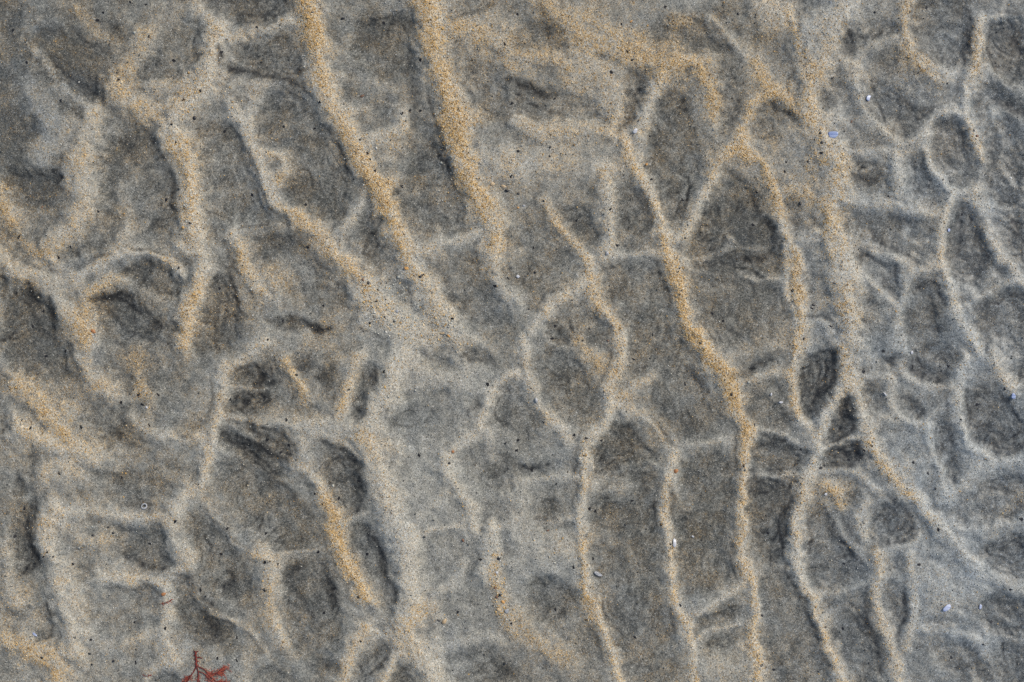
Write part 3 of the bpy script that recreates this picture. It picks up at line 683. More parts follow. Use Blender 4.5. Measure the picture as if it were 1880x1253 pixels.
pale = np.zeros((NYF, NXF))
ochre = np.zeros((NYF, NXF))
halo = np.zeros((NYF, NXF))
toe_shade = np.zeros((NYF, NXF))
relief = np.zeros((NYF, NXF))
blotch = fft_noise(3, 10, 90, 1.0)
blotch2 = fft_noise(4, 5, 40, .8)
for w, p, P in RIDGES:
    S = smooth_line(P)
    sl = window(S, w * 3.2 + 12)
    d, side, oc = line_distance(S, sl)
    ww = w * (1 + 0.16 * blotch[sl])
    da = d * np.where(side > 0, 0.9, 1.14)             # steep on the left, easing off to the right
    prof = np.exp(-(da / ww) ** 2.2)
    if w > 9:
        toe_shade[sl] = np.maximum(toe_shade[sl], p * np.exp(-((d - ww * 1.25 - 3) / 3.2) ** 2) * (side < 0))  # shade painted along the left foot of the wider ridges
    pale[sl] = 1 - (1 - pale[sl]) * (1 - np.clip(p * prof, 0, 1))
    halo[sl] = np.maximum(halo[sl], p * np.exp(-(d / (ww * 1.7 + 6)) ** 2))
    # the coarse ochre grains lie on the crest and the side away from the wash
    ds = d * np.where(side > 0, 0.9, 1.08)
    po = np.exp(-(ds / (ww * 1.02)) ** 2)
    ochre[sl] = np.maximum(ochre[sl], oc * po)
    hgt = min(w, 22) * 0.27 * U / 0.0005 * 1e-3 * (0.4 + 0.6 * p)      # metres
    if w > 26:
        hgt *= 0.75
    relief[sl] = np.maximum(relief[sl], hgt * np.exp(-(d * np.where(side > 0, .94, 1.06) / (ww * 1.25)) ** 2))

dark = np.zeros((NYF, NXF))
lam = np.zeros((NYF, NXF))
depth = np.zeros((NYF, NXF))
for k, (s, P) in enumerate(HOLLOWS):
    S = chaikin(P)
    sl = window(S, 40)
    gx, gy = GU[sl], GV[sl]
    C = np.vstack([S, S[:1]])
    d, _, _ = line_distance(C, sl)
    inside = np.zeros(gx.shape, bool)
    for a, b in zip(C[:-1], C[1:]):
        if a[1] == b[1]:
            continue
        c = (a[1] > gy) != (b[1] > gy)
        inside ^= c & (gx < (b[0] - a[0]) * (gy - a[1]) / (b[1] - a[1]) + a[0])
    sd0 = np.where(inside, d, -d)
    sd = sd0 + 2.0 * blotch2[sl]
    soft = 9.0
    m = np.clip((sd + soft) / (2 * soft), 0, 1)
    m = m * m * (3 - 2 * m)
    edge = np.exp(-((sd - 4) / 9.0) ** 2) * 0.22 * (0.5 + 0.5 * blotch[sl])
    dark[sl] = np.maximum(dark[sl], s * m * (1 + edge))
    m2 = np.clip((sd + 14) / 34, 0, 1)
    m2 = m2 * m2 * (3 - 2 * m2)
    depth[sl] = np.maximum(depth[sl], s * 0.0042 * m2)
    # thin laminae of heavy minerals follow the outline of each hollow
    r = np.random.default_rng(100 + k)
    per = r.uniform(8, 13)
    l = np.clip(np.sin((sd0 + 3.5 * blotch[sl]) * 2 * math.pi / per + r.uniform(0, 6)) * 1.7 - 0.6, 0, 1)
    lam[sl] = np.maximum(lam[sl], l * m * np.clip(s * 1.5 - .3, 0, 1) * np.exp(-(sd0 / 40) ** 2))

seam = np.zeros((NYF, NXF))  # dark mineral lines together with painted shade of slopes and hollow rims
for w, s, P in SEAMS_AND_SHADE:
    w = w * 1.35 + 1
    S = smooth_line(P)
    sl = window(S, w * 3 + 10)
    d, _, _ = line_distance(S, sl)
    # taper towards the two ends
    e0 = np.hypot(GU[sl] - S[0, 0], GV[sl] - S[0, 1])
    e1 = np.hypot(GU[sl] - S[-1, 0], GV[sl] - S[-1, 1])
    tp = np.clip(np.minimum(e0, e1) / (w * 2.5 + 4), 0.35, 1)
    seam[sl] = np.maximum(seam[sl], s * np.exp(-(d / (w * (.55 + .5 * tp))) ** 2) * (0.8 + 0.2 * tp))

pale = np.clip(pale, 0, 1)
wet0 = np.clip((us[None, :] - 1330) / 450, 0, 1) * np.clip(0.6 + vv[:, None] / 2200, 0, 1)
patch = np.clip(0.5 + 0.5 * fft_noise(21, 30, 260, 1.2), 0, 1)
base = 0.355 + 0.04 * fft_noise(5, 40, 400, 1.4) + 0.05 * blotch + 0.035 * blotch2
for u, v, ru, rv, dt in BASE_TONE:
    base += dt * np.exp(-((GU - u) / ru) ** 2 - ((GV - v) / rv) ** 2)
base += 0.13 * halo
mottle = fft_noise(16, 24, 130, 1.0) * .75 + fft_noise(17, 8, 40, .7) * .5
wisp = np.clip(1 - np.abs(fft_noise(18, 14, 90, 1.1, 1.5)) * 3.4, 0, 1) * np.clip(fft_noise(19, 30, 160, 1.2), 0, 1.4)

# flow marks: noise drawn out along the contours of the bed, as the swash leaves it
S0 = np.fft.ifft2(np.fft.fft2(base - .6 * dark + .8 * pale) * np.exp(-((np.fft.fftfreq(NYF, STEP)[:, None] ** 2 + np.fft.fftfreq(NXF, STEP)[None, :] ** 2)) * 26.0 ** 2 * 3)).real
gy_, gx_ = np.gradient(S0)
ang_n = 1.0 * fft_noise(41, 70, 300, 1.2)
tx, ty = -gy_, gx_
tl = np.hypot(tx, ty) + 1e-9
tx, ty = (tx * np.cos(ang_n) - ty * np.sin(ang_n)) / tl, (tx * np.sin(ang_n) + ty * np.cos(ang_n)) / tl
seed_n = fft_noise(40, 4.5, 12, .2)
flow = seed_n.copy()
for sg in (1, -1):
    px, py = np.meshgrid(np.arange(NXF, dtype=float), np.arange(NYF, dtype=float))
    for _ in range(15):
        ix, iy = np.clip(np.rint(px).astype(int), 0, NXF - 1), np.clip(np.rint(py).astype(int), 0, NYF - 1)
        px += sg * tx[iy, ix]
        py += sg * ty[iy, ix]
        flow += seed_n[np.clip(np.rint(py).astype(int), 0, NYF - 1), np.clip(np.rint(px).astype(int), 0, NXF - 1)]
flow = np.clip((flow - flow.mean()) / flow.std(), -2.5, 2.5)
tone = base + 0.03 * mottle - (0.315 + 0.11 * mottle) * dark + (1.06 - base) * pale * (1 - 0.35 * dark)
tone = np.clip(0.95 * tone + 0.06 * flow * np.clip(.35 + dark, 0, 1) + 0.02 * fft_noise(6, 5, 20, .5), 0.02, 1)
lam = lam * patch * (1 - np.clip(pale * 1.3, 0, 1))
mineral_shade = np.clip(seam * (1.2 + 0.2 * blotch2) + 0.75 * toe_shade * np.clip(patch * 1.6 - .55, 0, 1) * np.clip(1 - pale * 1.6, 0, 1) + 0.85 * lam + 0.5 * np.clip(-flow - .75, 0, 1.5) * np.clip(patch * 1.5 - .2, 0, 1) * np.clip(dark * 1.7 - .15, 0, 1) * np.clip(1 - pale * 1.5, 0, 1) + 0.4 * wisp * np.clip(dark * 1.5 - pale, 0, 1) + 0.10 * np.clip(dark - .55, 0, 1) * 3, 0, 1)  # mineral laminae and streaks plus the painted slope shade
stain = np.clip(0.2 + 0.17 * fft_noise(8, 18, 160, 1.0) + 0.09 * fft_noise(9, 7, 34, .7), 0, .65) * (1 - .5 * wet0)
for u, v, ru, rv, dw in WARM:
    stain += 0.95 * dw * np.exp(-((GU - u) / ru) ** 2 - ((GV - v) / rv) ** 2) * (1 + .35 * blotch2)
ochre = np.clip(np.maximum(ochre * (1 + 0.16 * blotch2), .2 * pale) * (1 - .3 * wet0) + stain * 0.5 * np.clip(1.25 - 2.2 * np.exp(-((GU - 820) / 200) ** 2 - ((GV - 950) / 300) ** 2), .2, 1), 0, 1)
wet = np.clip(wet0 + 0.08 * np.clip(0.6 - pale, 0, 1) + 0.10 * fft_noise(10, 60, 500, 1.4), 0, 1)
sky_tint = np.clip(wet0 * (1.15 - .4 * pale) + 0.5 * np.exp(-((GU - 40) / 150) ** 2 - ((GV - 170) / 180) ** 2) + 0.15 * fft_noise(20, 40, 220, 1.2), 0, 1)  # sky reflection painted into the sand colour, right side and upper left
relief = relief - depth - 0.0006 * seam + 0.00028 * fft_noise(13, 8, 70, 1.0) + 0.0012 * fft_noise(14, 90, 600, 1.4) - 0.0003 * lam
relief = relief + 0.00016 * flow * np.clip(dark * 1.5, 0.15, 1) + 0.00005 * fft_noise(15, 4, 10, .2)


def mirror(u, lo, hi):
    t = np.mod(u - lo, 2 * (hi - lo))
    return lo + np.where(t > hi - lo, 2 * (hi - lo) - t, t)


def sample(F, u, v):
    """bilinear read; past its edge the pattern of the bed goes on mirrored"""
    a = (mirror(u, -20.0, PW + 20.0) + MARG) / STEP
    b = (mirror(v, -20.0, PH + 20.0) + MARG) / STEP
    i, j = np.clip(a.astype(int), 0, NXF - 2), np.clip(b.astype(int), 0, NYF - 2)
    s, t = a - i, b - j
    return (F[j, i] * (1 - s) + F[j, i + 1] * s) * (1 - t) + (F[j + 1, i] * (1 - s) + F[j + 1, i + 1] * s) * t


def ground(u, v):
    return float(sample(relief, np.array([float(u)]), np.array([float(v)]))[0])


def axis(lo, hi, step, far):
    c = np.arange(lo, hi + .1, step)
    g, s = [], step
    x = 0.0
    while x < far:
        s *= 1.16
        x += s
        g.append(x)
    g = np.array(g)
    return np.concatenate([lo - g[::-1], c, hi + g])


AX = axis(-150, PW + 150, 2.3, 160000)
AY = axis(-150, PH + 150, 2.3, 160000)
nx, ny = len(AX), len(AY)
UU, VV = np.meshgrid(AX, AY)
out = np.maximum(np.maximum(-UU, UU - PW), np.maximum(-VV, VV - PH))
fade = np.clip(1 - (out - 1500) / 4000, 0, 1)
co = np.empty((ny * nx, 3), np.float32)
co[:, 0] = wx(UU).ravel()
co[:, 1] = wy(VV).ravel()
co[:, 2] = (sample(relief, UU, VV) * fade).ravel()
ids = np.arange(ny * nx).reshape(ny, nx)
quads = np.stack([ids[1:, :-1], ids[1:, 1:], ids[:-1, 1:], ids[:-1, :-1]], -1).reshape(-1, 4)


def mesh_from(name, verts, faces, k):
    me = bpy.data.meshes.new(name)
    me.vertices.add(len(verts))
    me.vertices.foreach_set('co', np.ascontiguousarray(verts, np.float32).ravel())
    n = len(faces)
    me.loops.add(n * k)
    me.loops.foreach_set('vertex_index', np.ascontiguousarray(faces, np.int32).ravel())
    me.polygons.add(n)
    me.polygons.foreach_set('loop_start', np.arange(0, n * k, k, dtype=np.int32))
    me.polygons.foreach_set('loop_total', np.full(n, k, np.int32))
    me.update(calc_edges=True)
    return me


# ------------------------------------------------------------------ materials
class NT:
    def __init__(self, name):
        self.m = bpy.data.materials.new(name)
        self.m.use_nodes = True
        self.t = self.m.node_tree
        self.t.nodes.clear()
        self.out = self.n('OutputMaterial')
        self.b = self.n('BsdfPrincipled')
        self.l(self.b.outputs[0], self.out.inputs[0])

    def n(self, k, **kw):
        x = self.t.nodes.new('ShaderNode' + k)
        for a, b in kw.items():
            setattr(x, a, b)
        return x

    def l(self, a, b):
        self.t.links.new(a, b)

    def put(self, sock, v):
        if hasattr(v, 'links') or isinstance(v, bpy.types.NodeSocket):
            self.l(v, sock)
        else:
            sock.default_value = v

    def math(self, op, a, b=0.0, c=None, clamp=False):
        x = self.n('Math', operation=op)
        x.use_clamp = clamp
        self.put(x.inputs[0], a)
        self.put(x.inputs[1], b)
        if c is not None:
            self.put(x.inputs[2], c)
        return x.outputs[0]

    def mix(self, f, a, b, blend='MIX'):
        x = self.n('Mix', data_type='RGBA', blend_type=blend)
        self.put(x.inputs[0], f)
        self.put(x.inputs[6], a if not isinstance(a, tuple) else (*a, 1))
        self.put(x.inputs[7], b if not isinstance(b, tuple) else (*b, 1))
        return x.outputs[2]

    def ramp(self, f, stops, interp='LINEAR'):
        x = self.n('ValToRGB')
        x.color_ramp.interpolation = interp
        e = x.color_ramp.elements
        while len(e) < len(stops):
            e.new(0.5)
        for el, (p, c) in zip(e, stops):
            el.position = p
            el.color = (*c, 1)
        self.l(f, x.inputs[0])
        return x.outputs[0]

    def attr(self, name):
        return self.n('Attribute', attribute_name=name).outputs['Fac']


DARK = [(0, (.034, .035, .033)), (.2, (.053, .055, .05)), (.5, (.072, .074, .066)), (.75, (.093, .093, .081)), (.93, (.135, .13, .11)), (.975, (.2, .165, .105)), (1, (.36, .36, .34))]
PALE = [(0, (.1, .1, .09)), (.1, (.26, .26, .23)), (.35, (.4, .398, .347)), (.6, (.45, .443, .382)), (.85, (.51, .492, .415)), (.95, (.6, .58, .51)), (1, (.76, .75, .7))]
OCHRE = [(0, (.13, .08, .035)), (.15, (.32, .19, .07)), (.4, (.5, .315, .115)), (.7, (.6, .405, .165)), (.9, (.66, .5, .28)), (1, (.74, .64, .46))]

N = NT('wet_sand')
tc = N.n('TexCoord').outputs['Object']
nz = N.n('TexNoise')
N.l(tc, nz.inputs['Vector'])
nz.inputs['Scale'].default_value = 800
nz.inputs['Detail'].default_value = 2
wv = N.n('VectorMath', operation='MULTIPLY_ADD')
N.l(nz.outputs['Color'], wv.inputs[0])
wv.inputs[1].default_value = (.001, .001, 0)
N.l(tc, wv.inputs[2])
vo = N.n('TexVoronoi', voronoi_dimensions='2D')
N.l(wv.outputs[0], vo.inputs['Vector'])
vo.inputs['Scale'].default_value = 1900
sp = N.n('SeparateColor')
N.l(vo.outputs['Color'], sp.inputs[0])
vo3 = N.n('TexVoronoi', voronoi_dimensions='2D')
N.l(wv.outputs[0], vo3.inputs['Vector'])
vo3.inputs['Scale'].default_value = 1000
sp3 = N.n('SeparateColor')
N.l(vo3.outputs['Color'], sp3.inputs[0])
r_, g_, b_ = sp3.outputs[0], sp.outputs[1], sp3.outputs[2]
vo2 = N.n('TexVoronoi', voronoi_dimensions='2D')
N.l(tc, vo2.inputs['Vector'])
vo2.inputs['Scale'].default_value = 430
sp2 = N.n('SeparateColor')
N.l(vo2.outputs['Color'], sp2.inputs[0])
tone_a = N.attr('tone')
och_a = N.attr('ochre')
hv_a = N.attr('mineral_shade')
wet_a = N.attr('wet')
fp = N.math('ADD', tone_a, N.math('MULTIPLY_ADD', r_, .3, -.15), None, True)
fo = N.math('MULTIPLY', och_a, N.math('MULTIPLY_ADD', N.math('MULTIPLY', b_, b_), 1.9, .3), None, True)
cd = N.ramp(g_, DARK)
cp = N.ramp(g_, PALE)
cc = N.ramp(g_, OCHRE)
c = N.mix(fp, cd, cp)
c = N.mix(N.math('MULTIPLY', fo, N.math('MULTIPLY_ADD', tone_a, .6, .4, True)), c, cc)
hv = N.math('MULTIPLY', hv_a, N.math('MULTIPLY_ADD', sp2.outputs[0], .3, .8), None, True)
c = N.mix(hv, c, N.mix(.86, c, (.009, .010, .012)))  # darkens the colour for minerals and for painted slope shade
# a few larger dark and light grains
c = N.mix(N.math('GREATER_THAN', sp2.outputs[1], .998), c, (.02, .02, .022))
c = N.mix(N.math('MULTIPLY', N.attr('sky_tint'), .75), c, (.86, .97, 1.14), 'MULTIPLY')  # bluish tint in the colour imitates the sky mirrored in the wet film
N.l(c, N.b.inputs['Base Color'])
N.b.inputs['Roughness'].default_value = .7
N.b.inputs['Specular IOR Level'].default_value = .08
N.l(N.math('MULTIPLY', wet_a, 1.0), N.b.inputs['Coat Weight'])
N.b.inputs['Coat Roughness'].default_value = .42
N.b.inputs['Coat IOR'].default_value = 1.33
bp = N.n('Bump')
bp.inputs['Strength'].default_value = .3
bp.inputs['Distance'].default_value = .0006
hsum = N.math('ADD', N.math('MULTIPLY', vo3.outputs['Distance'], -.5), N.math('MULTIPLY', g_, .35))
N.l(hsum, bp.inputs['Height'])
N.l(bp.outputs[0], N.b.inputs['Normal'])
M_SAND = N.m

N = NT('loose_grain')
ca = N.n('Attribute', attribute_name='grain_colour')
N.l(ca.outputs['Color'], N.b.inputs['Base Color'])
N.b.inputs['Roughness'].default_value = .5
N.b.inputs['Specular IOR Level'].default_value = .35
M_GRAIN = N.m


def simple(name, a, b, scale, rough=.45, spec=.5, trans=0, stretch=(1, 1, 1), coat=0):
    N = NT(name)
    mp = N.n('Mapping')
    N.l(N.n('TexCoord').outputs['Object'], mp.inputs[0])
    mp.inputs['Scale'].default_value = stretch
    t = N.n('TexNoise')
    N.l(mp.outputs[0], t.inputs['Vector'])
    t.inputs['Scale'].default_value = scale
    t.inputs['Detail'].default_value = 4
    f = N.math('MULTIPLY_ADD', N.math('SUBTRACT', t.outputs['Fac'], .5), 3.0, .5, True)
    N.l(N.mix(f, a, b), N.b.inputs['Base Color'])
    N.b.inputs['Roughness'].default_value = rough
    N.b.inputs['Specular IOR Level'].default_value = spec
    N.b.inputs['Coat Weight'].default_value = coat
    if trans:
        N.b.inputs['Subsurface Weight'].default_value = trans
        N.b.inputs['Subsurface Radius'].default_value = (.002, .001, .001)
    bp = N.n('Bump')
    bp.inputs['Strength'].default_value = .3
    bp.inputs['Distance'].default_value = .0003
    N.l(t.outputs['Fac'], bp.inputs['Height'])
    N.l(bp.outputs[0], N.b.inputs['Normal'])
    return N.m


M = dict(
    black=simple('black_stone', (.006, .006, .007), (.03, .03, .032), 900, .4),
    brown=simple('brown_stone', (.1, .05, .03), (.25, .13, .07), 700),
    tan=simple('tan_stone', (.36, .25, .13), (.55, .42, .26), 600),
    orange=simple('orange_stone', (.45, .2, .05), (.6, .36, .12), 600),
    grey=simple('grey_stone', (.24, .25, .25), (.42, .42, .42), 600),
    white=simple('white_shell', (.42, .42, .42), (.66, .66, .67), 500, .35),
    blue=simple('blue_shell', (.14, .2, .4), (.42, .48, .64), 110, .3, .5, 0, (.4, 4, 1)),
    lilac=simple('lilac_shell', (.26, .31, .47), (.48, .52, .63), 200, .3, .5, 0, (.5, 3, 1)),
    weed=simple('red_weed', (.08, .01, .007), (.2, .03, .02), 300, .45, .4, 0),
    frond=simple('red_frond', (.26, .045, .025), (.46, .12, .065), 300, .5, .4, 0),
    rust=simple('rust_scrap', (.3, .12, .04), (.42, .2, .08), 500),
)

# ------------------------------------------------------------------ the sand bed
me = mesh_from('sand_bed', co, quads, 4)
for nm, F in (('tone', tone), ('ochre', ochre), ('mineral_shade', mineral_shade), ('wet', wet), ('sky_tint', sky_tint)):
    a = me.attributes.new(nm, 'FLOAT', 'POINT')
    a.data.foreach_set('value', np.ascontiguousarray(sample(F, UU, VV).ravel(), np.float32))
me.polygons.foreach_set('use_smooth', np.ones(len(me.polygons), bool))
me.materials.append(M_SAND)
bed = bpy.data.objects.new('ground', me)
bed['kind'] = 'structure'
bed['label'] = 'wet rippled sand with pale ridges and dark grey hollows'
COL.objects.link(bed)

# ------------------------------------------------------------------ loose coarse grains lying on the bed
GN = 110000


def scatter(n, seed, weight):
    r = np.random.default_rng(seed)
    U_, V_ = [], []
    got = 0
    while got < n:
        u = r.uniform(-130, PW + 130, n)
        v = r.uniform(-130, PH + 130, n)
        k = r.random(n) < weight(u, v)
        U_.append(u[k])
        V_.append(v[k])
        got += k.sum()
    return np.concatenate(U_)[:n], np.concatenate(V_)[:n], r


gu, gv, r = scatter(GN, 31, lambda u, v: np.clip(.03 + .9 * np.clip(sample(ochre, u, v) - .15, 0, 1) ** 1.2 + .5 * np.clip(sample(tone, u, v) - .48, 0, 1), 0, 1))
to, oc = sample(tone, gu, gv), sample(ochre, gu, gv)
octa = np.array([[1, 0, 0], [-1, 0, 0], [0, 1, 0], [0, -1, 0], [0, 0, 1], [0, 0, -1]], float)
oct_f = np.array([[0, 2, 4], [2, 1, 4], [1, 3, 4], [3, 0, 4], [2, 0, 5], [1, 2, 5], [3, 1, 5], [0, 3, 5]])
rad = r.lognormal(0, .3, GN) * 0.00044
ax3 = r.uniform(.6, 1.25, (GN, 1, 3)) * np.array([1, 1, .7])
V3 = octa[None] * ax3 * rad[:, None, None] + r.normal(0, .16, (GN, 6, 3)) * rad[:, None, None]
qa = r.normal(0, 1, (GN, 4))
qa[:, 1:3] *= .35
qa /= np.linalg.norm(qa, axis=1)[:, None]
w_, x_, y_, z_ = qa.T
Rm = np.stack([1 - 2 * (y_ * y_ + z_ * z_), 2 * (x_ * y_ - z_ * w_), 2 * (x_ * z_ + y_ * w_),
               2 * (x_ * y_ + z_ * w_), 1 - 2 * (x_ * x_ + z_ * z_), 2 * (y_ * z_ - x_ * w_),
               2 * (x_ * z_ - y_ * w_), 2 * (y_ * z_ + x_ * w_), 1 - 2 * (x_ * x_ + y_ * y_)], -1).reshape(GN, 3, 3)
V3 = np.einsum('nij,nkj->nki', Rm, V3)
V3[:, :, 0] += wx(gu)[:, None]
V3[:, :, 1] += wy(gv)[:, None]
V3[:, :, 2] += (sample(relief, gu, gv) + rad * .25)[:, None]
F3 = (oct_f[None] + 6 * np.arange(GN)[:, None, None]).reshape(-1, 3)


def pal(stops, t):
    p = np.array([s[0] for s in stops])
    return np.stack([np.interp(t, p, [s[1][k] for s in stops]) for k in range(3)], -1)


t = r.random(GN)
isoc = r.random(GN) < np.clip(oc * 1.25, .03, .97)
ispl = r.random(GN) < np.clip(to * 1.2, .05, .95)
gc = np.where(isoc[:, None], pal(OCHRE, t), np.where(ispl[:, None], pal(PALE, t), pal(DARK, t)))
gc = np.where((r.random(GN) < .022)[:, None], np.array([.012, .012, .014]), gc)
gc4 = np.ones((GN, 6, 4), np.float32)
gc4[:, :, :3] = gc[:, None, :]
GRAVEL = [(720, 560, 60, 45, 520), (800, 600, 50, 25, 260), (915, 1075, 16, 60, 240), (1100, 1050, 16, 14, 60), (385, 170, 40, 30, 160),
          (345, 330, 18, 60, 200), (815, 1150, 30, 30, 90), (560, 40, 16, 60, 240), (830, 240, 22, 110, 420), (690, 330, 22, 70, 260),
          (110, 980, 50, 40, 150), (1290, 640, 20, 60, 260), (625, 1010, 16, 70, 240), (1245, 490, 12, 60, 140), (200, 130, 60, 60, 160), (940, 627, 900, 600, 1500)]
bu = np.concatenate([r.normal(g[0], g[2], g[4]) for g in GRAVEL])
bv = np.concatenate([r.normal(g[1], g[3], g[4]) for g in GRAVEL])
keep = (r.random(len(bu)) < np.clip(sample(ochre, bu, bv) * 1.6 + sample(pale, bu, bv) - .35, .04, 1)) | (np.hypot((bu - 730) / 70, (bv - 570) / 50) < 1) | (np.hypot((bu - 915) / 16, (bv - 1080) / 50) < 1)
bu, bv = bu[keep], bv[keep]
BN = len(bu)
brad = r.lognormal(0, .28, BN) * 0.00075
bax = r.uniform(.6, 1.4, (BN, 1, 3)) * np.array([1, 1, .55])
B3 = octa[None] * bax * brad[:, None, None] + r.normal(0, .2, (BN, 6, 3)) * brad[:, None, None]
th = r.uniform(0, 6.28, BN)
ct, s_t = np.cos(th)[:, None], np.sin(th)[:, None]
B3[:, :, 0], B3[:, :, 1] = B3[:, :, 0] * ct - B3[:, :, 1] * s_t, B3[:, :, 0] * s_t + B3[:, :, 1] * ct
B3[:, :, 0] += wx(bu)[:, None]
B3[:, :, 1] += wy(bv)[:, None]
B3[:, :, 2] += (sample(relief, bu, bv) + brad * .1)[:, None]
bt = r.random(BN)
bo = r.random(BN) < np.clip(.15 + sample(ochre, bu, bv), 0, .9)
bc = np.where(bo[:, None], pal(OCHRE, .25 + .75 * bt), pal(PALE, .2 + .78 * bt))
bc = np.where((r.random(BN) < .05)[:, None], np.array([.015, .015, .016]), bc)
b4 = np.ones((BN, 6, 4), np.float32)
b4[:, :, :3] = bc[:, None, :]
V3 = np.concatenate([V3, B3])
gc4 = np.concatenate([gc4, b4])
F3 = (oct_f[None] + 6 * np.arange(GN + BN)[:, None, None]).reshape(-1, 3)
gm = mesh_from('loose_sand_grains', V3.reshape(-1, 3), F3, 3)
a = gm.attributes.new('grain_colour', 'FLOAT_COLOR', 'POINT')
a.data.foreach_set('color', gc4.ravel())
gm.materials.append(M_GRAIN)
go = bpy.data.objects.new('loose_sand_grains', gm)
go['kind'] = 'stuff'
go['label'] = 'loose coarse ochre, cream and black sand grains strewn over the ridges'
go['category'] = 'sand'
COL.objects.link(go)


# ------------------------------------------------------------------ pebbles, shell fragments and weed lying on the bed
def tag(o, label, cat, group=None):
    o['label'] = label
    o['category'] = cat
    if group:
        o['group'] = group
    return o


def link(name, me, mat, parent=None, loc=None):
    me.materials.append(mat)
    o = bpy.data.objects.new(name, me)
    COL.objects.link(o)
    if parent:
        o.parent = parent
    if loc:
        o.location = loc
    return o


def ico():
    f = (1 + 5 ** .5) / 2
    v = np.array([(-1, f, 0), (1, f, 0), (-1, -f, 0), (1, -f, 0), (0, -1, f), (0, 1, f), (0, -1, -f), (0, 1, -f), (f, 0, -1), (f, 0, 1), (-f, 0, -1), (-f, 0, 1)], float)
    v /= np.linalg.norm(v[0])
    F = [(0, 11, 5), (0, 5, 1), (0, 1, 7), (0, 7, 10), (0, 10, 11), (1, 5, 9), (5, 11, 4), (11, 10, 2), (10, 7, 6), (7, 1, 8), (3, 9, 4), (3, 4, 2), (3, 2, 6), (3, 6, 8), (3, 8, 9), (4, 9, 5), (2, 4, 11), (6, 2, 10), (8, 6, 7), (9, 8, 1)]
    v = list(map(tuple, v))
    cache, G = {}, []

    def mid(i, j):
        k = (min(i, j), max(i, j))
        if k not in cache:
            p = np.array(v[i]) + np.array(v[j])
            v.append(tuple(p / np.linalg.norm(p)))
            cache[k] = len(v) - 1
        return cache[k]
    for a, b, c in F:
        x, y, z = mid(a, b), mid(b, c), mid(c, a)
        G += [(a, x, z), (b, y, x), (c, z, y), (x, y, z)]
    return np.array(v), np.array(G)


ICO_V, ICO_F = ico()
pn = [0]


def pebble(name, u, v, a, b, ang, mat, label, cat='pebble', flat=.65):
    """a, b: long and short size in survey units; ang in degrees on the ground"""
    pn[0] += 1
    r = np.random.default_rng(500 + pn[0])
    P = ICO_V.copy()
    for _ in range(4):                       # chip a few flat faces off
        n = r.normal(0, 1, 3)
        n /= np.linalg.norm(n)
        d = P @ n
        P -= np.clip(d - r.uniform(.55, .8), 0, 1)[:, None] * n
    P += r.normal(0, .05, P.shape)
    P *= np.array([a / 2 * 1.08, b / 2 * 1.08, b / 2 * flat]) * U
    c, s = math.cos(math.radians(ang)), math.sin(math.radians(ang))
    P = np.stack([P[:, 0] * c - P[:, 1] * s, P[:, 0] * s + P[:, 1] * c, P[:, 2]], -1)
    m = mesh_from(name, P, ICO_F, 3)
    o = link(name, m, M[mat], None, (wx(u), wy(v), ground(u, v) + b / 2 * flat * U * .35))
    return tag(o, label, cat)


def shell(name, u, v, outline, curve, mat, label, tilt=(0, 0), cat='shell', thick=.0007, ribs=0):
    """a curved sherd: outline in survey units about its middle, bent over its short axis"""
    O = chaikin(outline, 1)
    n = len(O)
    cen = O.mean(0)
    rings = [1.0, .8, .6, .4, .2]
    R0 = np.abs(O).max()
    top = []
    for k in rings:
        for p in O:
            q = cen + (p - cen) * k
            z = curve * R0 * (1 - (q[1] / R0) ** 2) + ribs * math.sin(q[1] * 2.2)
            top.append((q[0] * U, -q[1] * U, z * U))
    top.append((cen[0] * U, -cen[1] * U, curve * R0 * U))
    top = np.array(top)
    bot = top - np.array([0, 0, thick])
    V = np.vstack([top, bot])
    nb = len(top)
    F = []
    for k in range(len(rings) - 1):
        for i in range(n):
            j = (i + 1) % n
            A, B, C_, D_ = k * n + i, k * n + j, (k + 1) * n + j, (k + 1) * n + i
            F += [(A, C_, B), (A, D_, C_), (nb + A, nb + B, nb + C_), (nb + A, nb + C_, nb + D_)]
    L = (len(rings) - 1) * n
    for i in range(n):
        j = (i + 1) % n
        F += [(L + i, nb - 1, L + j), (nb + L + i, nb + L + j, 2 * nb - 1)]
        F += [(i, j, nb + j), (i, nb + j, nb + i)]
    m = mesh_from(name, V, np.array(F), 3)
    o = link(name, m, M[mat], None, (wx(u), wy(v), ground(u, v) + thick + .0004))
    o.rotation_euler = (math.radians(tilt[0]), math.radians(tilt[1]), 0)
    return tag(o, label, cat)


def oval(a, b, ang, n=9, seed=0, rough=.12):
    r = np.random.default_rng(seed + 77)
    c, s = math.cos(math.radians(ang)), math.sin(math.radians(ang))
    out = []
    for k in range(n):
        t = 2 * math.pi * k / n
        q = 1 + r.normal(0, rough)
        x, y = a / 2 * math.cos(t) * q, b / 2 * math.sin(t) * q
        out.append((x * c - y * s, -(x * s + y * c)))
    return out


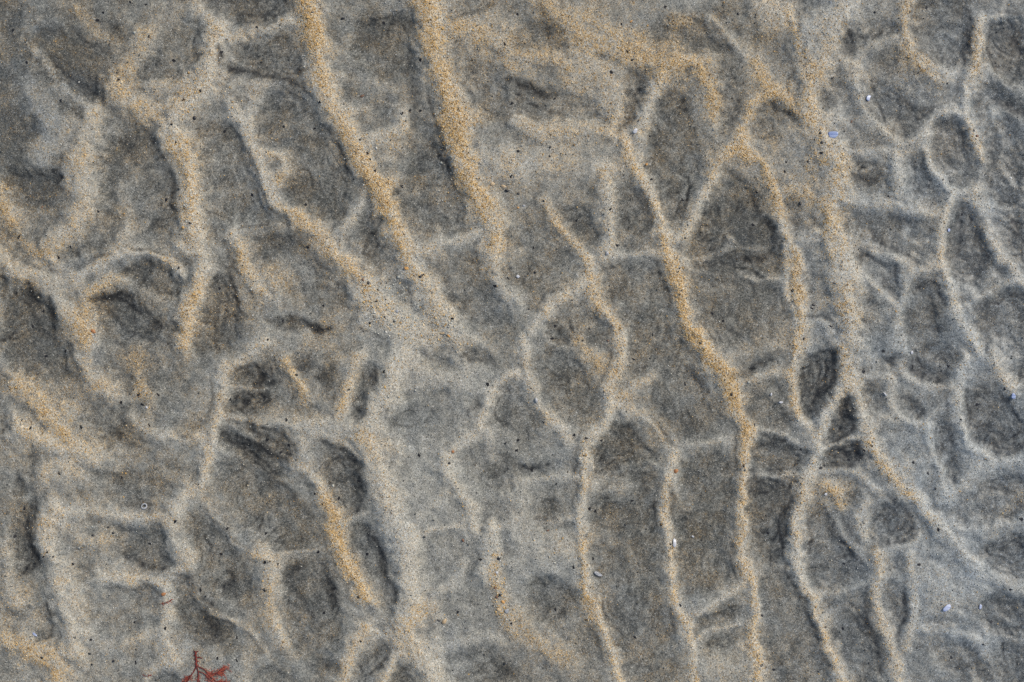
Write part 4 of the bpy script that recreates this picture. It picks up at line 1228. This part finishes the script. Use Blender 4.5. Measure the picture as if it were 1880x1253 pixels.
# shell fragments
shell('shell_fragment', 1528, 249, [(-9, -6), (2, -6.5), (9, -5), (9, 0), (5, 5), (-1, 7), (-6, 5), (-8.5, 0)], .16, 'blue',
      'bright blue and white striped mussel shell sherd on the broad pale ridge', (4, -6), ribs=.12)
shell('shell_fragment', 1736, 1115, oval(19, 9, 38, 10, 1, .06), .16, 'lilac',
      'elongated pale blue streaked shell sherd above a short dark hollow, near the lower corner', (-5, 4), ribs=.1)
shell('shell_fragment', 1594, 181, [(-5, 1), (-2, -5), (3, -6), (5, -3), (2, 0), (2, 5), (-2, 5)], .2, 'lilac',
      'small curved lilac shell chip up and across from the bright blue sherd', (0, 8))
shell('shell_fragment', 1858, 727, oval(7, 12, 12, 9, 3), .18, 'blue',
      'small blue shell chip at the edge of the picture beside a swirled hollow', (5, 0), ribs=.1)
shell('shell_fragment', 1741, 423, oval(4.5, 6.5, -15, 8, 4), .2, 'blue',
      'tiny blue shell chip on the flank of a narrow pale ridge, below the lilac chip', (0, 5))
shell('shell_fragment', 62, 1166, [(-5, -2), (-2, -4), (4, 1), (5, 4), (0, 3.5)], .18, 'lilac',
      'small pointed blue white shell chip in the lower corner opposite the seaweed', (0, -6))
shell('shell_fragment', 1237, 996, [(-2.6, -7), (0, -9), (2.8, -6), (3, 4), (1, 8), (-2, 8), (-3, 2)], .3, 'white',
      'upright white shell splinter lodged against a thin pale ridge', (0, 8))
shell('shell_fragment', 1166, 242, oval(8, 11, -25, 9, 6), .25, 'white',
      'rounded white shell chip where the arched ridge meets the dark sliver hollow', (4, 0))
shell('shell_fragment', 1800, 1114, oval(5.5, 10.5, -12, 8, 7), .2, 'lilac',
      'pale greenish blue shell chip across from the elongated streaked sherd', (0, 6))
shell('shell_fragment', 1674, 647, oval(4.2, 7, -8, 8, 8), .3, 'white',
      'white shell chip at the rim of a swirled hollow beside a dark seam', (0, 0))
shell('shell_fragment', 1625, 724, oval(2.6, 8, 35, 8, 9), .3, 'white',
      'thin slanting white shell splinter on pale sand', (0, 0))
shell('shell_fragment', 1434, 739, oval(8, 4, 6, 8, 10), .3, 'white',
      'small flat white shell chip lying crosswise near the lens shaped dark hollow', (0, 0))
shell('shell_fragment', 1416, 724, oval(3.4, 6, -5, 8, 11), .3, 'white',
      'tiny upright white shell chip just above the crosswise white one', (0, 0))
shell('shell_fragment', 1515, 907, oval(5.5, 4.5, 20, 8, 12), .3, 'white',
      'tiny white shell chip on the ochre patch beside the bowed pale ridge', (0, 0))
shell('shell_fragment', 1272, 985, oval(5, 3.2, -30, 7, 13), .3, 'white',
      'tiny bright white shell chip in the hollow beside the upright splinter', (0, 0))
shell('shell_fragment', 1098, 1054, oval(17, 7, -28, 10, 14), .2, 'grey',
      'ribbed grey white shell sherd half sunk beside a dark pit', (0, 4), ribs=.35)
shell('shell_fragment', 931, 1121, oval(8, 10, -20, 9, 15), .25, 'grey',
      'striped grey shell chip at the foot of the coarse reddish gravel streak', (0, 0), ribs=.3)
shell('shell_fragment', 951, 508, oval(6.5, 5.5, 0, 9, 16), .3, 'white',
      'round white shell chip in the grey hollow near the picture centre', (0, 0))


def ring_shell():
    V, F = [], []
    na, nb = 16, 7
    for i in range(na):
        t = 2 * math.pi * i / na
        rr = 4.6 + .5 * math.sin(2 * t + .6)
        tr = 1.35 + .75 * max(0, -math.sin(t))
        for j in range(nb):
            s = 2 * math.pi * j / nb
            V.append(((rr + tr * math.cos(s)) * math.cos(t) * U * .95, (rr + tr * math.cos(s)) * math.sin(t) * U, tr * math.sin(s) * U))
    for i in range(na):
        for j in range(nb):
            a, b = i * nb + j, ((i + 1) % na) * nb + j
            c, d = ((i + 1) % na) * nb + (j + 1) % nb, i * nb + (j + 1) % nb
            F += [(a, b, c), (a, c, d)]
    o = link('shell_ring', mesh_from('shell_ring', np.array(V), np.array(F), 3), M['grey'], None, (wx(264), wy(930), ground(264, 930) + .0009))
    tag(o, 'worn white ring of shell in a shallow dark hollow', 'shell')


ring_shell()

# pebbles: name, u, v, long, short, angle, material, label
PEBBLES = [
    ('pebble', 357, 217, 8, 7, 20, 'black', 'round black pebble beside the bright pale crest near the top corner'),
    ('pebble', 352, 411, 6, 3.5, -20, 'black', 'thin black pebble lying on the pale upright ridge, below the round one'),
    ('pebble', 630, 35, 7.5, 5, 15, 'black', 'angular black pebble in the grey hollow between the two ochre ridges at the top'),
    ('pebble', 575, 27, 5, 4, 0, 'black', 'black pebble on the crest of the first ochre ridge at the top edge'),
    ('pebble', 665, 177, 8, 4, 22, 'brown', 'reddish brown oval pebble in a pale dimple between the two ochre ridges'),
    ('pebble', 662, 258, 4, 4, 0, 'black', 'black pebble beside the middle of the first ochre ridge, upper of two'),
    ('pebble', 680, 294, 5, 4, 30, 'black', 'black pebble beside the middle of the first ochre ridge, lower of two'),
    ('pebble', 931, 351, 8, 5.5, -15, 'black', 'larger of two black chips on pale sand right of the second ochre ridge'),
    ('pebble', 952, 356, 5, 4, 0, 'black', 'smaller of two black chips on pale sand right of the second ochre ridge'),
    ('pebble', 904, 339, 9, 7, 10, 'tan', 'smooth tan pebble beside the two black chips'),
    ('pebble', 924, 343, 10, 6, -10, 'tan', 'long sandy tan pebble just above the larger black chip'),
    ('pebble', 951, 382, 5, 4, 10, 'orange', 'tiny yellow pebble below the two black chips'),
    ('pebble', 962, 378, 6, 4, -10, 'grey', 'tiny lilac grey pebble beside the tiny yellow one'),
    ('pebble', 1356, 25, 5, 4.5, 0, 'black', 'black pebble alone in the mottled sand at the top edge'),
    ('pebble', 1194, 250, 6, 3.2, 25, 'black', 'slim black chip inside the arched hollow by the rounded white shell chip'),
    ('pebble', 1172, 223, 3.6, 3, 20, 'black', 'tiny black pebble on the arch just above the rounded white shell chip'),
    ('pebble', 998, 370, 5, 4.5, 0, 'black', 'black pebble at the head of a short ochre ridge, above a small dark hollow'),
    ('pebble', 1010, 271, 4.5, 4, 0, 'black', 'black pebble on the pale flat left of the arched ridge, upper of two'),
    ('pebble', 1009, 288, 4.5, 4, 0, 'black', 'black pebble on the pale flat left of the arched ridge, lower of two'),
    ('pebble', 1159, 40, 6, 3.5, 30, 'orange', 'small orange pebble in the orange tinted sand near the top edge'),
    ('pebble', 1187, 302, 6, 4, 35, 'orange', 'small orange pebble at the edge of the arched hollow'),
    ('pebble', 1507, 263, 6, 5, 0, 'black', 'black pebble below and left of the bright blue shell sherd'),
    ('pebble', 1504, 246, 4.5, 4.5, 0, 'black', 'small black pebble level with the bright blue shell sherd'),
    ('pebble', 1550, 242, 5.5, 3, 25, 'black', 'slim black chip just right of the bright blue shell sherd'),
    ('pebble', 1563, 224, 6.5, 3, 55, 'brown', 'slanting dark red brown chip above and right of the bright blue shell sherd'),
    ('pebble', 1605, 24, 5, 4.5, 0, 'black', 'black pebble in smooth grey sand near the top edge, towards the corner'),
    ('pebble', 1792, 251, 5.5, 5, 20, 'brown', 'dark brown pebble on a pale ridge near the picture edge'),
    ('pebble', 1469, 374, 5, 6, 20, 'black', 'black chip in the ochre speckled hollow below the ridge fork'),
    ('pebble', 174, 609, 12, 6, -28, 'rust', 'rust coloured flat scrap of stone near a black slit in the sand'),
    ('pebble', 493, 624, 5.5, 4, 25, 'black', 'black pebble on the pale ridge above the darkest hollow'),
    ('pebble', 270, 748, 5, 4, 0, 'white', 'white pebble in speckled sand at the side of the picture'),
    ('pebble', 772, 508, 6.5, 6, 0, 'black', 'large black pebble where the first ochre ridge fades into coarse sand'),
    ('pebble', 677, 520, 4.5, 6, 0, 'black', 'upright black pebble on a small ochre crest, lower of two'),
    ('pebble', 667, 514, 5, 5, 20, 'brown', 'dark brown pebble on a small ochre crest, upper of two'),
    ('pebble', 746, 493, 8, 7, -10, 'orange', 'bright orange pebble up left of the large black one in coarse sand'),
    ('pebble', 729, 572, 6, 6, 0, 'grey', 'pale grey pebble in the middle of the coarse pale gravel'),
    ('pebble', 824, 617, 7, 4, -40, 'orange', 'orange brown chip at the far end of the coarse pale gravel'),
    ('pebble', 814, 612, 12, 4, 12, 'tan', 'long tan chip in the coarse pale gravel beside the orange brown one'),
    ('pebble', 699, 570, 9, 4, 18, 'tan', 'slanting cream chip in the coarse pale gravel'),
    ('pebble', 928, 814, 5.5, 3.5, 35, 'black', 'slim black pebble in the grey hollow below the picture centre'),
    ('pebble', 982, 500, 3.5, 5.5, 0, 'black', 'upright black pebble in the grey hollow at the picture centre'),
    ('pebble', 1114, 466, 7, 7, 0, 'grey', 'round light grey pebble at the foot of a pale ridge near the centre'),
    ('pebble', 984, 735, 7, 9, 0, 'grey', 'oval light grey pebble on the loop shaped pale ridge'),
    ('pebble', 1116, 626, 6, 3, -35, 'brown', 'slanting red brown chip between two pale ridges right of centre'),
    ('pebble', 1199, 615, 3, 5, -20, 'black', 'slim upright black chip in the hollow left of the brightest ochre ridge'),
    ('pebble', 1342, 724, 5, 5.5, 0, 'black', 'black pebble at the lower end of the brightest ochre ridge'),
    ('pebble', 1285, 630, 4.5, 4.5, 0, 'black', 'black pebble on the right flank of the brightest ochre ridge'),
    ('pebble', 1493, 560, 6, 5, 0, 'black', 'black pebble in the pale gap between two ochre streaked ridges'),
    ('pebble', 1475, 622, 3.5, 5, 0, 'black', 'small upright black pebble on the ridge above the lens shaped dark hollow'),
    ('pebble', 1677, 672, 4, 3.6, 0, 'black', 'black pebble in a dark seam just below the white chip of the swirled hollow'),
    ('pebble', 1843, 714, 4, 5, 0, 'black', 'black pebble just left of the small blue chip at the picture edge'),
    ('pebble', 207, 979, 6, 4.5, 10, 'black', 'blackest pebble at the tip of a grey hollow, with ochre grains beside it'),
    ('pebble', 171, 983, 5.5, 5, 0, 'black', 'dull black pebble on pale sand left of the blackest one'),
    ('pebble', 198, 969, 4.5, 3, -20, 'black', 'tiny black chip just above the blackest pebble'),
    ('pebble', 163, 1202, 6.5, 4, 0, 'black', 'flat black pebble on smooth sand at lower left, highest of three'),
    ('pebble', 207, 1215, 5.5, 4.5, 20, 'black', 'black pebble on smooth sand at lower left, closest to the seaweed of three'),
    ('pebble', 167, 1222, 5, 4, 0, 'black', 'black pebble on smooth sand at lower left, lowest of three'),
    ('pebble', 139, 1170, 4, 4, 0, 'black', 'small black pebble at the foot of the pale left hand ridge'),
    ('pebble', 101, 1021, 4.5, 3.6, 0, 'black', 'small black pebble on the pale ridge beside the long dark left hand hollow'),
    ('pebble', 379, 1094, 3.6, 3.6, 0, 'black', 'tiny black pebble up slope from the red seaweed'),
    ('pebble', 302, 1090, 9, 6, 20, 'rust', 'rusty pebble on the pale ridge above the small red weed scrap'),
    ('pebble', 916, 1025, 7, 5, 35, 'black', 'glossy black chip at the head of the coarse reddish gravel streak'),
    ('pebble', 918, 1092, 7, 5, 0, 'black', 'black pebble in the middle of the coarse reddish gravel streak'),
    ('pebble', 912, 1096, 5, 5, 0, 'brown', 'dark red pebble touching the black one in the reddish gravel streak'),
    ('pebble', 909, 1079, 5, 4, 0, 'brown', 'red brown pebble just above the black one in the reddish gravel streak'),
    ('pebble', 923, 1105, 8, 5, -20, 'orange', 'orange pebble below the black one in the reddish gravel streak'),
    ('pebble', 912, 1051, 5, 5, 0, 'white', 'white pebble in the upper reddish gravel streak'),
    ('pebble', 915, 1119, 8, 5, -20, 'tan', 'striped tan chip at the lower end of the reddish gravel streak'),
    ('pebble', 926, 1220, 4.5, 5, 0, 'black', 'black pebble near the bottom edge below the reddish gravel streak'),
    ('pebble', 816, 1141, 14, 8, 62, 'tan', 'blocky tan stone with a darker cap on pale sand'),
    ('pebble', 805, 1139, 7, 3, -35, 'black', 'thin dark sliver just left of the blocky tan stone'),
    ('pebble', 779, 986, 4, 3.6, 0, 'black', 'black pebble in the smooth pale hollow below a thin cross ridge'),
    ('pebble', 850, 993, 4.5, 6, 20, 'brown', 'brown chip in the smooth pale hollow below a thin cross ridge'),
    ('pebble', 889, 1204, 4.5, 3.5, 0, 'black', 'small black pebble in a grey hollow near the bottom edge'),
    ('pebble', 1240, 865, 11, 7, 25, 'rust', 'rusty orange pebble at the top of a thin pale ridge'),
    ('pebble', 1006, 974, 5, 3, 15, 'brown', 'small red brown chip below the triangular dark pit'),
    ('pebble', 1148, 964, 4, 3.6, 0, 'black', 'small black pebble in the wide hollow between two upright pale ridges'),
    ('pebble', 1400, 1131, 5, 4.5, 0, 'black', 'black pebble in the plain grey strip between two pale ridges near the bottom'),
    ('pebble', 1230, 998, 3.5, 3.5, 0, 'black', 'tiny black pebble just left of the upright white splinter'),
    ('pebble', 1516, 1152, 4, 4, 0, 'black', 'black pebble on the bowed pale ridge near the bottom edge'),
    ('pebble', 1590, 1196, 4, 3.5, 0, 'black', 'small black pebble in the brownish hollow near the bottom, upper of two'),
    ('pebble', 1598, 1220, 4, 3.5, 0, 'black', 'small black pebble in the brownish hollow near the bottom, lower of two'),
    ('pebble', 1717, 897, 4, 3.5, 0, 'black', 'small black pebble between two grey hollows low on the picture edge side'),
    ('pebble', 77, 381, 7, 2.6, 60, 'brown', 'thin dark red sliver on pale sand beside a dark hollow'),
    ('pebble', 593, 925, 4, 4, 0, 'black', 'black pebble at the top of the lower ochre ridge'),
    ('pebble', 832, 829, 6, 5, 20, 'rust', 'reddish pebble on the bend of a pale ridge'),
    ('pebble', 825, 850, 5, 4, -20, 'black', 'dark pebble just below the reddish one on the ridge bend'),
]
for nm, u, v, a_, b_2, an, mt, lb in PEBBLES:
    pebble(nm, u, v, a_, b_2, an, mt, lb)


# ------------------------------------------------------------------ red seaweed
def tubes(lines, sides=5):
    """lines: list of (N,4) arrays u, v, height (m), radius (m)"""
    V, F = [], []
    for P in lines:
        n = len(P)
        b0 = len(V)
        for i in range(n):
            a = P[max(i - 1, 0)]
            b = P[min(i + 1, n - 1)]
            dx, dy = (b[0] - a[0]), -(b[1] - a[1])
            L = math.hypot(dx, dy) + 1e-9
            nx_, ny_ = -dy / L, dx / L
            z0 = ground(P[i][0], P[i][1]) + P[i][2]
            for k in range(sides):
                t = 2 * math.pi * k / sides
                V.append((wx(P[i][0]) + nx_ * math.cos(t) * P[i][3], wy(P[i][1]) + ny_ * math.cos(t) * P[i][3], z0 + math.sin(t) * P[i][3] * .8))
        for i in range(n - 1):
            for k in range(sides):
                a, b = b0 + i * sides + k, b0 + i * sides + (k + 1) % sides
                c, d = b + sides, a + sides
                F += [(a, b, c), (a, c, d)]
        V.append(V[b0 + (n - 1) * sides])
        for k in range(sides):
            F.append((b0 + (n - 1) * sides + k, b0 + (n - 1) * sides + (k + 1) % sides, len(V) - 1))
    return np.array(V), np.array(F)


def axis_line(P, r0, r1, z=.0006):
    S = smooth_line(P, 5)
    t = np.linspace(0, 1, len(S))
    return np.column_stack([S[:, 0], S[:, 1], z + 0 * t, r0 + (r1 - r0) * t])


def fringe(A, n, r, length, start=.15, spread=55):
    """fine side filaments along an axis, forking once"""
    out = []
    m = len(A)
    for _ in range(n):
        t = r.uniform(start, 1)
        i = min(int(t * (m - 1)), m - 2)
        p = A[i]
        d = A[i + 1][:2] - A[max(i - 1, 0)][:2]
        ang = math.atan2(d[1], d[0]) + math.radians(r.choice([-1, 1]) * r.uniform(18, spread))
        L = length * r.uniform(.5, 1.2)
        pts, u, v = [], p[0], p[1]
        k = 5
        bend = r.normal(0, .12)
        for q in range(k):
            pts.append((u, v, .0006 + .0006 * r.random(), .00016 * (1 - .5 * q / k)))
            u += math.cos(ang) * L / k
            v += math.sin(ang) * L / k
            ang += bend + r.normal(0, .08)
            if q == 2:
                a2 = ang + r.choice([-1, 1]) * .6
                out.append(np.array([(u, v, .0007, .00016), (u + math.cos(a2) * L * .25, v + math.sin(a2) * L * .25, .0009, .00013),
                                     (u + math.cos(a2) * L * .45, v + math.sin(a2 + .2) * L * .45, .0007, .0001)]))
        out.append(np.array(pts))
    return out


def sv(x, y): return (300 + x / 12.17, 1150 + y / 12.17)


weed = bpy.data.objects.new('seaweed', None)
COL.objects.link(weed)
wb = sv(735, 545)
weed.location = (wx(wb[0]), wy(wb[1]), ground(*wb))
tag(weed, 'branching dark red seaweed sprig spread on the sand at the bottom edge', 'seaweed')
r = np.random.default_rng(91)


def weed_part(root, name, lines, mat, parent=None):
    V, F = tubes(lines)
    V -= np.array(root.location)
    o = link(name, mesh_from(name, V, F, 3), M[mat], parent or root)
    for p in o.data.polygons:
        p.use_smooth = True
    return o


stem = axis_line([sv(728, 545), sv(738, 640), sv(745, 720), sv(748, 800), sv(750, 890)], .0007, .0007, .001)
st = weed_part(weed, 'stem', [stem] + [axis_line(q, .0006, .00035) for q in (
    [sv(745, 692), sv(830, 690), sv(880, 712)], [sv(738, 640), sv(705, 652), sv(690, 640)], [sv(730, 560), sv(700, 548), sv(690, 566)],
    [sv(740, 580), sv(775, 552), sv(800, 545)], [sv(748, 735), sv(712, 722), sv(690, 735)], [sv(750, 770), sv(785, 780), sv(800, 775)])], 'weed')
weed_part(weed, 'twigs', fringe(stem, 16, r, 5, .1, 70), 'frond', st)
BR = [
    ([sv(750, 880), sv(690, 1000), sv(620, 1100), sv(560, 1190), sv(500, 1300), sv(430, 1430), sv(390, 1560)], .0006, 30, 12),
    ([sv(750, 890), sv(785, 1000), sv(790, 1100), sv(800, 1170), sv(845, 1270), sv(870, 1400), sv(860, 1560)], .0006, 20, 10),
    ([sv(795, 1165), sv(765, 1250), sv(740, 1350), sv(700, 1500)], .00045, 15, 10),
    ([sv(752, 855), sv(830, 910), sv(930, 960), sv(1010, 1040), sv(1100, 1052), sv(1200, 1040), sv(1330, 1000), sv(1480, 930)], .00055, 44, 11),
    ([sv(790, 1000), sv(900, 1040), sv(990, 1110), sv(1060, 1190), sv(1120, 1260), sv(1210, 1370), sv(1280, 1500)], .0005, 34, 13),
    ([sv(960, 990), sv(1050, 1110), sv(1180, 1210), sv(1300, 1235), sv(1420, 1220)], .00045, 28, 10),
    ([sv(1180, 1045), sv(1270, 1060), sv(1370, 1055)], .00045, 22, 8),
    ([sv(1200, 1035), sv(1300, 960), sv(1390, 900)], .00045, 26, 7),
    ([sv(640, 1075), sv(560, 1120), sv(480, 1200), sv(400, 1260)], .0005, 15, 10),
]
for P, r0, nf, lf in BR:
    A = axis_line(P, r0, .0003, .001)
    b = weed_part(weed, 'branch', [A], 'weed')
    weed_part(weed, 'frond', fringe(A, int(nf * 1.1), r, lf, .25), 'frond', b)

scrap = bpy.data.objects.new('seaweed_scrap', None)
COL.objects.link(scrap)
scrap.location = (wx(310), wy(1104), ground(310, 1104))
tag(scrap, 'small wisp of torn red weed on the pale ridge, up left of the large sprig', 'seaweed')
A = axis_line([(296, 1108), (304, 1106), (312, 1104), (318, 1099)], .0002, .0005, .0008)
b = weed_part(scrap, 'branch', [A], 'weed')
weed_part(scrap, 'frond', fringe(A, 12, r, 5, .05), 'frond', b)
scrap2 = bpy.data.objects.new('seaweed_scrap', None)
COL.objects.link(scrap2)
scrap2.location = (wx(273), wy(1240), ground(273, 1240))
tag(scrap2, 'tiny red brown weed scrap at the bottom edge, left of the large sprig', 'seaweed')
A = axis_line([(262, 1238), (270, 1241), (279, 1239)], .0002, .0003, .0008)
b = weed_part(scrap2, 'branch', [A], 'weed')
weed_part(scrap2, 'frond', fringe(A, 8, r, 4, .05), 'frond', b)
